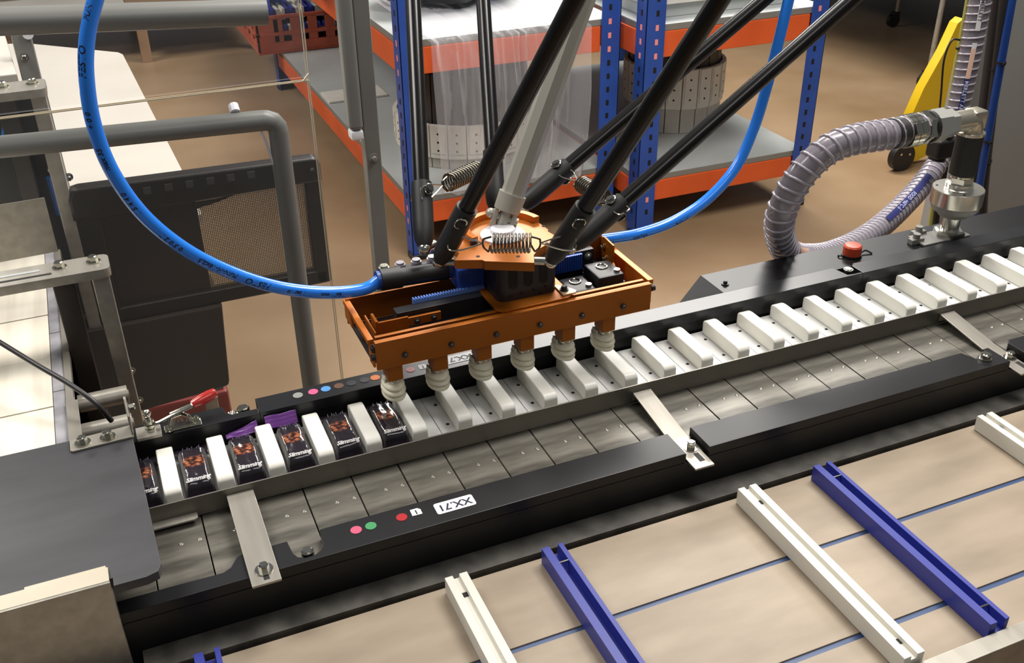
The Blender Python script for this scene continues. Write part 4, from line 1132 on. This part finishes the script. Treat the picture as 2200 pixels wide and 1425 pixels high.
# rolls of plate chain standing on the lower shelves
def chain_roll(name, cxy, r, n, z0, label, hz, a_from=0, tint=1.0):
    t = thing(name, (cxy[0], cxy[1], z0), label, 'chain roll', 'rolls of plate chain on the racks')
    hb, hw, ht = hz
    wseg = 2 * PI * r / n
    def seg_mesh(w, d, h0, h1, bev):
        b = MB(); b.box(-w / 2, w / 2, -d / 2, d / 2, h0, h1, bev); return b
    base0 = plate0 = dark0 = None
    for k in range(n):
        a = a_from + 2 * PI * k / n
        R_ = Matrix.Rotation(a, 4, 'Z')
        for kind, rr, w, d, h0, h1, m in (('chain_link', r * 0.965, wseg * 0.93, 0.012, 0.0, hb, M_link), ('white_plate', r, wseg * 0.96, 0.014, hb * 0.86, hw, M_linkw), ('side_plate', r * 0.90, wseg * 0.86, 0.014, hw * 0.96, ht, M_linkdark)):
            src = {'chain_link': base0, 'white_plate': plate0, 'side_plate': dark0}[kind]
            if src is None:
                b = seg_mesh(w, d, h0, h1, 0.0015)
                if kind == 'white_plate':
                    b.box(-w / 2 + 0.006, w / 2 - 0.006, -d / 2 - 0.004, -d / 2, h0 + 0.02, h1 - 0.002, 0.002)
                bmesh.ops.translate(b.bm, verts=b.bm.verts[:], vec=world_loc(t))
                src = b.build(kind, m, t)
                if kind == 'chain_link': base0 = src
                elif kind == 'white_plate': plate0 = src
                else: dark0 = src
                if kind == 'white_plate':
                    for zz in (0.25, 0.5, 0.75):
                        b = MB(); zc = h0 + (h1 - h0) * zz
                        b.cyl(Vector((0, -d / 2 - 0.0042, zc)), Vector((0, -d / 2 - 0.0046, zc)), 0.0045, 8)
                        bmesh.ops.translate(b.bm, verts=b.bm.verts[:], vec=world_loc(t)); b.build('hole', M_hole, src)
                o = src
            else:
                o = src.copy(); COL.objects.link(o); o.parent = t
                for ch in src.children:
                    c_ = ch.copy(); COL.objects.link(c_); c_.parent = o
            o.location = (math.sin(a) * rr, -math.cos(a) * rr, 0)
            o.rotation_euler = (0, 0, a)
    b = MB(); b.lathe([(r * 0.80, 0.0), (r * 0.80, ht * 0.96)], (cxy[0], cxy[1], z0), 32); b.build('inner_coil', M_linkdark, t)
    return t
q = at(1541, 278, z=0.2435)
c2 = (q.x - 0.100, q.y + 0.215)
chain_roll('chain_roll', c2, 0.205, 20, 0.2435, 'round roll of white and grey plate chain on the lower shelf of the right rack', (0.12, 0.27, 0.385), 0.1)
q = at(1065, 352, z=0.2435)
chain_roll('chain_roll', (1.390, 2.660), 0.275, 24, 0.2435, 'large roll of white plate chain behind the clear polythene on the middle rack', (0.05, 0.175, 0.36), 0.06)

# clear polythene over the middle rack's upper shelf, black bag on it, pale boards on the right rack
def sheet(u, v):
    x = 0.075 + 0.60 * u
    L = v * 1.52
    fold = noise.noise(Vector((u * 9, v * 1.3, 3.1)))
    fine = noise.noise(Vector((u * 24, v * 3.0, 7.7)))
    if L < 0.95:
        y = 0.95 - L; z = 0.8105 + 0.010 + 0.018 * abs(fold) + 0.008 * abs(fine)
        if L > 0.86: z -= 0
        p = T1(x + 0.02 * fold, y - 0.005, z)
    else:
        d = L - 0.95
        zz = 0.8105 + 0.008 - d - 0.05 * u * (d / 0.57)
        bulge = 0.012 + 0.09 * min(1, d / 0.2) * abs(fold) + 0.05 * abs(fine) + 0.045 * abs(math.sin(u * 17 + 4 * d + 3 * fold)) * min(1, d * 3)
        p = T1(x * (1 - 0.10 * d) + 0.03 + 0.03 * fold * d, -max(0.006, bulge), max(zz, 0.262))
    return p
b = MB(); b.grid(sheet, 64, 74)
tag(b.build('polythene_sheet', M_bag, None, angle=80), 'crumpled clear polythene bag draped over the orange beam of the middle rack', 'plastic bag')
def lump(c, r, sc, seed, u=28, v=16, amp=0.35):
    b = MB()
    b.ball(c, r, u, v, sc)
    for vv in b.bm.verts:
        d = vv.co - Vector(c)
        vv.co = Vector(c) + d * (1 + amp * noise.noise(d * (2.4 / r) * 0.5 + Vector((seed, 0, 0))))
        vv.co.z = max(vv.co.z, c[2] - r * sc[2] * 0.62)
    return b
q = T1(0.36, 0.52, 0.0)
b = lump((q.x, q.y, 0.935), 0.23, (1.25, 1.0, 0.62), 4.0)
tag(b.build('black_bag', mat('black_sack', (40, 38, 40), 0.4, bump=0.3, bscale=30), None, angle=80), 'slumped black sack on the upper shelf of the middle rack', 'bag')
def pinksheet(u, v):
    p = at(690 + 62 * u + 10 * (1 - v), -30 + 92 * v - 30 * (1 - u) * v, y=3.3 + 0.05 * noise.noise(Vector((u * 4, v * 5, 1))) + 0.1 * u)
    return p
q = T1(0.06, 1.15, 0)
b = lump((q.x - 0.03, q.y, 0.94), 0.21, (0.75, 1.3, 0.85), 9.0, amp=0.30)
tag(b.build('polythene_bag', M_bagpink, None, angle=80), 'pinkish clear bag slumped on the upper shelf edge beside the grey post', 'plastic bag')
for k, (zz, x0, lab) in enumerate(((0.8070, 0.07, 'lower of the two pale boards lying on the upper shelf of the right rack'), (0.8560, 0.05, 'upper of the two pale boards lying on the upper shelf of the right rack'))):
    P = [T2(x0, 0.10 - 0.02 * k, 0), T2(0.66, 0.10 - 0.02 * k, 0), T2(0.66, 1.2, 0), T2(x0, 1.2, 0)]
    b = MB(); b.prism([(p.x, p.y) for p in P], zz, zz + 0.048, 'z', 0.003)
    tag(b.build('pale_board', M_linkw if k else M_board, None, angle=30), lab, 'board')
P = [T1(0.02, 1.25, 0), T1(0.30, 1.25, 0), T1(0.30, 1.42, 0), T1(0.02, 1.42, 0)]
b = MB(); b.prism([(p.x, p.y) for p in P], 0.2432, 0.252, 'z', 0.001)
tag(b.build('white_strip', M_linkw, None), 'flat white strip lying across the lower left shelf beside the post', 'strip')

# terracotta crate with spare bars at the far end of the lower shelf
ca, cb_, cc_ = at(557, 120, z=0.245), at(760, 104, z=0.245), at(488, 62, z=0.245)
ux = Vector((1, 0, 0)); uy = Vector((0, 1, 0)); CW, CD, CH = 0.62, 0.86, 0.20
Mc = Matrix((ux, uy, Vector((0, 0, 1)))).transposed().to_4x4(); Mc.translation = ca
t = thing('crate', ca, 'terracotta red plastic crate full of white and blue bars on the far lower shelf', 'crate')
b = MB()
b.box(0, CW, 0, CD, 0, 0.012, 0.002, 1, Mc); b.build('base', M_crate, t)
for (x0, x1, y0, y1, nm) in ((0, CW, 0, 0.014, 'x'), (0, CW, CD - 0.014, CD, 'x'), (0, 0.014, 0, CD, 'y'), (CW - 0.014, CW, 0, CD, 'y')):
    b = MB()
    b.box(x0, x1, y0, y1, 0.012, 0.060, 0.002, 1, Mc)
    b.box(x0, x1, y0, y1, CH - 0.020, CH, 0.003, 1, Mc)
    b.box(x0 - 0.004, x1 + 0.004, y0 - 0.004, y1 + 0.004, 0.094, 0.112, 0.002, 1, Mc)
    n = 7
    for k in range(n):
        if nm == 'x':
            xx = x0 + (x1 - x0 - 0.06) * k / (n - 1); w_ = 0.12 if k == 0 and y0 == 0 else 0.05
            b.box(xx, min(xx + w_, x1), y0, y1, 0.06, CH - 0.02, 0.002, 1, Mc)
        else:
            yy = y0 + (y1 - y0 - 0.06) * k / (n - 1)
            b.box(x0, x1, yy, yy + 0.06, 0.06, CH - 0.02, 0.002, 1, Mc)
    b.build('side', M_crate, t)
k = 0
for lay, zz in ((1, 0.085), (2, 0.165)):
    for i in range(11):
        x = 0.022 + 0.0525 * i
        white = (i + lay) % 2 == 0
        b = MB(); y0 = 0.022 if lay < 2 else 0.05
        b.prism([(x, zz), (x + 0.046, zz), (x + 0.046, zz + 0.055), (x + 0.032, zz + 0.055), (x + 0.030, zz + 0.035), (x + 0.016, zz + 0.035), (x + 0.014, zz + 0.055), (x, zz + 0.055)], y0, CD - 0.03, 'y')
        for vv in b.bm.verts: vv.co = Mc @ vv.co
        o = b.build('spare_bar', M_linkw if white else M_cleatb, None, smooth=False)
        o.data.materials[0] = M_cleatw if white else M_cleatb
        lname = ['bottom', 'middle', 'top'][lay]
        col_ = 'white' if white else 'blue'
        tag(o, '%s grooved spare bar, %s from the left in the %s layer of the terracotta crate' % (col_, ORD[i], lname if lay == 2 else 'lower'), 'bar', 'spare bars in the crate')

# white packing table, low brown bench
t = thing('packing_table', (-0.2, 2.0, 0), 'long white table top with an angled end, seen past the blue hose', 'table')
b = MB(); b.prism([(-0.85, 3.20), (-0.1646, 3.02), (0.135, 2.735), (0.147, 2.700), (0.1881, 1.4828), (0.194, 1.15), (-0.85, 1.15)], 0.730, 0.750, 'z', 0.003); b.build('table_top', M_table, t, angle=30)
for x, y in ((-0.75, 1.25), (0.06, 1.25), (-0.75, 2.6), (0.0, 2.55)):
    b = MB(); b.box(x, x + 0.04, y, y + 0.04, 0, 0.730, 0.002); b.build('leg', M_frame, t)
t = thing('low_bench', (0.6, 6.0, 0), 'low brown metal bench on the floor far behind the grey tubes', 'bench')
b = MB(); b.box(0.345, 1.10, 5.52, 6.6, 0.200, 0.2254, 0.004); b.build('top', M_brown, t)
b = MB(); b.box(-0.45, 0.34, 5.70, 6.6, 0.205, 0.232, 0.004); b.build('side_top', M_table, t)
for x, y in ((0.348, 5.525), (1.03, 5.525), (0.348, 6.5), (1.03, 6.5), (-0.44, 5.72), (-0.44, 6.5)):
    b = MB(); b.box(x, x + 0.06, y, y + 0.06, 0, 0.20, 0.003); b.build('leg', M_brown, t)

# ---------------------------------------------------------------- guard frame, post, clear sheets, mesh screen
YF = 0.5
cr = at(594, 256, y=YF); lf = at(0, 316, y=YF)
sl = (cr.z - lf.z) / (cr.x - lf.x)
t = thing('safety_barrier', (cr.x, YF, 0.0), 'grey tubular barrier with two level bars and an upright, behind the left hose', 'barrier')
r_ = 0.0165
pt = [Vector((-0.7, YF, cr.z + sl * (-0.7 - cr.x)))] + [Vector((cr.x - 0.022, YF, cr.z - 0.022 * sl))] + [Vector((cr.x - 0.016, YF, cr.z))]
pt += [Vector((cr.x - 0.006, YF, cr.z - 0.004)), Vector((cr.x - 0.001, YF, cr.z - 0.012)), Vector((cr.x, YF, cr.z - 0.022)), Vector((cr.x, YF, 0.02))]
b = MB(); b.tube(pt, r_, 20); b.build('bent_tube', M_frame, t)
tr, tl = at(572, 26, y=YF), at(0, 46, y=YF)
b = MB(); b.tube([tl + (tl - tr) * 1.2, tr], 0.0195, 20); b.build('upper_bar', M_frame, t)
b = MB(); b.box(tr.x - 0.008, tr.x + 0.010, YF - 0.01, YF + 0.01, tr.z, 1.75); 
b.bm.free()
b = MB(); b.cyl((-0.69, YF, 0), (-0.69, YF, tl.z + 0.05), 0.0165, 14); b.build('far_upright', M_frame, t)
q = at(507, 246, y=YF); b = MB(); b.cyl(q + Vector((0, 0.004, 0.002)), q + Vector((0, 0.016, 0.010)), 0.0080, 14); b.build('peg', M_stick['white'], t)
b = MB(); q = at(577, 290, y=YF - 0.004); b.tube(smooth_path([q + Vector((-0.006, 0, 0.02)), q + Vector((-0.011, 0, 0.008)), q + Vector((-0.006, 0, -0.010)), q + Vector((0.002, 0, -0.05))], 4), 0.0022, 6); b.build('hook', M_stick['white'], t)
t = thing('guard_post', (0.51, 0.815, 0), 'grey square guard post standing between the racks and the robot', 'post')
b = MB(); b.box(0.4975, 0.5290, 0.800, 0.832, 0, 1.75, 0.003); b.build('square_tube', M_frame, t)
z_ = at(748, 285, y=0.79).z
b = MB(); b.box(0.4680, 0.4965, 0.790, 0.826, z_, 1.75, 0.009, 3); b.build('hinged_stile', M_frame, t)
b = MB(); b.box(0.4700, 0.4950, 0.792, 0.822, z_ - 0.020, z_ - 0.001, 0.004); b.build('stile_foot', M_stick['white'], t)
q = at(803, 340, y=0.800); bolt(t, q + Vector((0, 0.0004, 0)), 0.0055, 0.006, 0.010, axis=(0, -1, 0), m=M_boardedge)
t = thing('guard_sheet', (0.0, 0.54, 0.6), 'clear guard sheet with pale polished edges behind the grey tube frame', 'guard sheet')
e1, e2 = at(669, 195, y=0.54), at(735, 810, y=0.54)
tz = at(655, 175, y=0.54).z
xe = (e1.x + e2.x) / 2
b = MB(); b.box(-0.7, xe, 0.540, 0.548, 0.45, tz); b.build('lower_sheet', M_panel, t, smooth=False)
b = MB(); b.box(-0.7, xe, 0.5395, 0.5412, tz - 0.0004, tz + 0.0012); b.box(-0.7, xe, 0.5470, 0.5485, tz - 0.0004, tz + 0.0012)
b.box(xe - 0.0006, xe + 0.0008, 0.5393, 0.5406, 0.45, tz); b.box(xe - 0.0006, xe + 0.0012, 0.5560, 0.5575, 0.45, tz + 0.5); b.build('polished_edge', M_paneledge, t)
xu = at(655, 80, y=0.54).x
b = MB(); b.box(-0.7, xu, 0.540, 0.548, tz + 0.006, 1.75); b.build('upper_sheet', M_panel, t, smooth=False)
b = MB(); b.box(xu - 0.0006, xu + 0.0010, 0.5393, 0.5408, tz + 0.010, 1.75)
b.tube([Vector((xu, 0.540, tz + 0.012)), Vector((xu - 0.011, 0.540, tz + 0.0005))], 0.0016, 6); b.build('polished_edge', M_paneledge, t)

YM = 0.70
t = thing('mesh_screen', (0.16, YM, 0.0), 'black framed screen with bronze mesh at its right half, behind the round grey tube', 'screen')
b = MB()
b.prism([(-0.056, 0.965), (-0.056, 1.005), (-0.048, 1.0215), (-0.036, 1.0240), (0.365, 1.0160), (0.376, 1.0120), (0.380, 1.0020), (0.380, 0.968)], YM - 0.022, YM + 0.010, 'y', 0.006)
b.box(0.347, 0.3785, YM - 0.018, YM + 0.010, 0.757, 0.975, 0.005)
b.box(-0.056, 0.3720, YM - 0.018, YM + 0.010, 0.757, 0.786, 0.004)
b.box(-0.056, -0.012, YM - 0.018, YM + 0.010, 0.772, 0.975, 0.005)
b.build('frame', mat('screen_frame', (26, 22, 19), 0.35), t, angle=50)
b = MB()
for i in range(64):
    x = 0.140 + 0.0033 * i; b.box(x, x + 0.0014, YM - 0.004, YM - 0.003, 0.780, 0.972)
for j in range(60):
    z = 0.780 + 0.0032 * j; b.box(0.140, 0.350, YM - 0.0032, YM - 0.0022, z, z + 0.0014)
tag(b.build('mesh', M_mesh, t, smooth=False), kind='stuff')
b = MB(); b.box(-0.015, 0.1500, YM - 0.006, YM + 0.004, 0.780, 0.972); b.build('backing_plate', M_darkpanel, t)
b = MB()
arc = [(0.146 + 0.09 * i / 14, 0.962 + 0.0006 * i + 0.012 * (i / 14) ** 2) for i in range(15)]
b.prism([(x, z - 0.012) for x, z in arc] + [(x, z - 0.001 - 0.0009 * i) for i, (x, z) in list(enumerate(arc))[::-1]], YM - 0.010, YM - 0.006, 'y'); b.build('curved_lip', M_darkpanel, t)
for i in range(7):
    x = 0.030 + 0.0360 * i
    b = MB(); b.box(x, x + 0.013, YM - 0.0235, YM - 0.0222, 0.9960, 1.0090, 0.0005); b.build('tab', mat('tab_grey', (58, 55, 52), 0.5) if i == 0 else bpy.data.materials['tab_grey'], t)
for x, z in ((0.363, 0.995),): bolt(t, (x, YM - 0.0222, z), 0.003, 0.003, 0.004, axis=(0, -1, 0))
for x in (-0.04, 0.105):
    b = MB(); b.box(x, x + 0.02, YM + 0.002, YM + 0.010, 0.0, 0.775, 0.001); b.build('stand_leg', M_darkpanel, t)
t = thing('dark_housing', (0.05, YM + 0.1, 0.0), 'dark brown smooth panel with one rounded corner below the mesh screen', 'panel')
b = MB(); b.prism([(-0.10, 0.560), (0.140, 0.580), (0.149, 0.583), (0.1520, 0.592), (0.1630, 0.757), (-0.10, 0.757)], YM - 0.030, YM + 0.12, 'y', 0.004); b.build('panel', M_darkpanel, t, angle=30)
for u, v in ((283, 795), (300, 858)):
    q = at(u, v, y=YM - 0.031); bolt(t, q, 0.005, 0.009, 0.007, axis=(0, -1, 0))
for x in (-0.09, 0.10):
    b = MB(); b.box(x, x + 0.025, YM, YM + 0.025, 0.0, 0.58, 0.002); b.build('leg', M_steel, t)
q = at(440, 850, z=0.36)
t = thing('red_bin', (q.x - 0.03, q.y + 0.1, 0), 'dark red bin on the floor below the dark panel, mostly hidden', 'bin')
b = MB(); b.box(q.x - 0.14, q.x + 0.055, q.y, q.y + 0.24, 0.0, 0.36, 0.012); b.build('body', M_redbin, t)
b = MB(); b.box(q.x - 0.13, q.x + 0.045, q.y + 0.012, q.y + 0.23, 0.3605, 0.3620); b.build('interior_shade', M_hole, t)  # flat dark sheet stands in for the shaded inside of the bin

# ---------------------------------------------------------------- infeed machine at the left
t = thing('infeed_belt', (-0.2, 0.35, 0.0), 'shiny white infeed belt with a grey speckled edge strip, running back at the left', 'belt')
for i in range(5):
    y0 = 0.0235 + 0.135 * i
    b = MB(); b.box(-0.55, -0.1120, y0, y0 + 0.1335, 0.9180, 0.9240 + 0.0008 * (i % 2), 0.0008); b.build('belt_panel', M_whitefilm, t)
for i in range(4):
    y0 = 0.0235 + 0.17 * i
    b = MB(); b.box(-0.1112, -0.0960, y0, y0 + 0.1685, 0.9180, 0.9255, 0.0006); b.build('edge_strip', mat('speckled_lilac_strip', (162, 160, 164), 0.5, var=(124, 122, 127), vscale=26, vamt=0.3) if i == 0 else bpy.data.materials['speckled_lilac_strip'], t)
b = MB(); b.box(-0.0955, -0.0860, 0.0235, 0.66, 0.70, 0.9290, 0.0008); b.build('side_rail', M_steel, t)
b = MB(); b.prism([(-0.0955, 0.020), (-0.0790, 0.020), (-0.0810, 0.150), (-0.0955, 0.150)], 0.9292, 0.9320, 'z', 0.0005); b.build('end_plate', M_steel, t)
b = MB(); b.box(-0.55, -0.0860, 0.0235, 0.70, 0.70, 0.9175); b.build('bed_frame', M_darkpanel, t)
for y in (0.14, 0.215):
    b = MB(); b.cyl((-0.0860, y, 0.885), (-0.0215, y, 0.885), 0.0125, 18); b.cyl((-0.0330, y, 0.885), (-0.0200, y, 0.885), 0.006, 10); b.build('roller', M_steel, t)
for x in (-0.5, -0.12):
    for y in (0.05, 0.60):
        b = MB(); b.box(x, x + 0.03, y, y + 0.03, 0, 0.70, 0.002); b.build('leg', M_frame, t)
def portal(zt, y0, y1, xr, label, hole):
    t = thing('portal_bracket', (xr - 0.05, (y0 + y1) / 2, 0.60), label, 'bracket')
    b = MB(); pr = rrect((xr - 0.5) / 2, (y0 + y1) / 2, (xr + 0.5) / 2, (y1 - y0) / 2, 0.010)
    b.prism(pr, zt - 0.014, zt, 'z', 0.0010); b.build('top_plate', M_steel, t, angle=30)
    for x in (xr - 0.064, xr - 0.020): bolt(t, (x, (y0 + y1) / 2 + 0.004, zt), 0.0068, 0.0085, 0.0098)
    if hole:
        b = MB(); b.box(-0.20, xr - 0.075, y0 + 0.012, y0 + 0.017, zt, zt + 0.0004); b.build('slot', M_hole, t)
        b = MB(); b.box(-0.20, xr - 0.090, y0 + 0.028, y0 + 0.034, zt, zt + 0.0006); b.build('scale_strip', M_board, t)
    for x0, x1 in ((xr - 0.027, xr - 0.004), (xr - 0.078, xr - 0.050)):
        b = MB(); b.box(x0, x1, y0 + 0.010, y1 - 0.010, 0.60 if hole else zt - 0.5, zt - 0.0145, 0.002); b.build('post', M_steel if x0 > xr - 0.04 else M_darkpanel, t)
    return t
portal(1.050, 0.2790, 0.3310, -0.0075, 'steel portal bracket with two hex bolts and a dark slot, standing over the white belt', True)
portal(1.200, 0.6720, 0.7360, -0.0470, 'steel bracket with two large bolts at the left edge, just below the upper grey bar', False)
t = thing('tube_block', (-0.09, 0.76, 0.70), 'dark valve block with short blue tubes under the left bracket', 'valve block')
b = MB(); b.box(-0.30, -0.0520, 0.745, 0.80, 0.70, 1.180, 0.003); b.build('body', M_darkpl, t)
for (u, v, u2, v2, r) in ((14, 262, 22, 300, 0.005), (18, 235, 8, 300, 0.005), (100, 240, 108, 300, 0.006), (118, 320, 140, 470, 0.005), (106, 380, 128, 460, 0.006)):
    b = MB(); b.tube([at(u, v, y=0.737), at(u2, v2, y=0.737)], r, 10); b.build('blue_tube', M_hose, t)
for (u, v) in ((68, 375), (112, 365), (132, 405), (148, 380)):
    q = at(u, v, y=0.744); bolt(t, q, 0.005, 0.010, 0.007, axis=(0, -1, 0))
ys = 0.47
p0, p1 = at(0, 437, y=ys), at(95, 425, y=ys); p2 = at(108, 530, y=ys)
t = thing('steel_shield', (p0.x, ys, 0.6), 'small brushed steel shield plate at the left edge under the grey tube', 'plate')
b = MB(); b.prism([(-0.5, p1.z - 0.006), (p1.x, p1.z), (p1.x, p2.z - 0.01), (-0.5, p2.z - 0.02)], ys, ys + 0.003, 'y', 0.0005); b.build('plate', M_steel, t)
b = MB(); b.box(-0.30, -0.27, ys + 0.0035, ys + 0.02, 0.93, p1.z - 0.02, 0.001); b.build('stay', M_steel, t)
P = [at(-30, 718, z=1.000), at(10, 742, z=0.995), at(80, 785, z=0.985), at(150, 826, z=0.972), at(205, 866, z=0.955), at(240, 905, z=0.925)]
b = MB(); b.tube(smooth_path(P, 6), 0.0034, 10)
tag(b.build('black_cable', M_cable, None), 'thin black cable slanting down across the white infeed belt', 'cable')
q0, q1 = at(0, 60, z=1.16), at(36, 158, z=1.16)
b = MB(); b.prism([(-0.6, q1.y), (q1.x, q1.y), (at(8, 66, z=1.16).x, at(8, 66, z=1.16).y), (-0.6, q0.y)], 1.10, 1.16, 'z', 0.003)
tag(b.build('white_box', M_table, None, angle=30), 'white box corner at the far left edge below the upper grey bar', 'box')
q = at(60, 130, y=1.05)
t = thing('grey_stanchion', (q.x, 1.05, 0), 'grey stanchion with small bolts left of the white table top', 'post')
b = MB(); b.box(q.x - 0.018, q.x + 0.016, 1.035, 1.07, 0, at(60, 62, y=1.05).z, 0.003); b.build('upright', M_frame, t)
b = MB(); b.cyl((q.x + 0.012, 1.030, at(73, 72, y=1.03).z), (q.x + 0.012, 1.05, at(73, 72, y=1.03).z), 0.010, 14); b.build('white_knob', M_stick['white'], t)
bolt(t, (q.x - 0.004, 1.035, at(42, 125, y=1.03).z), 0.006, 0.008, 0.008, axis=(0, -1, 0))
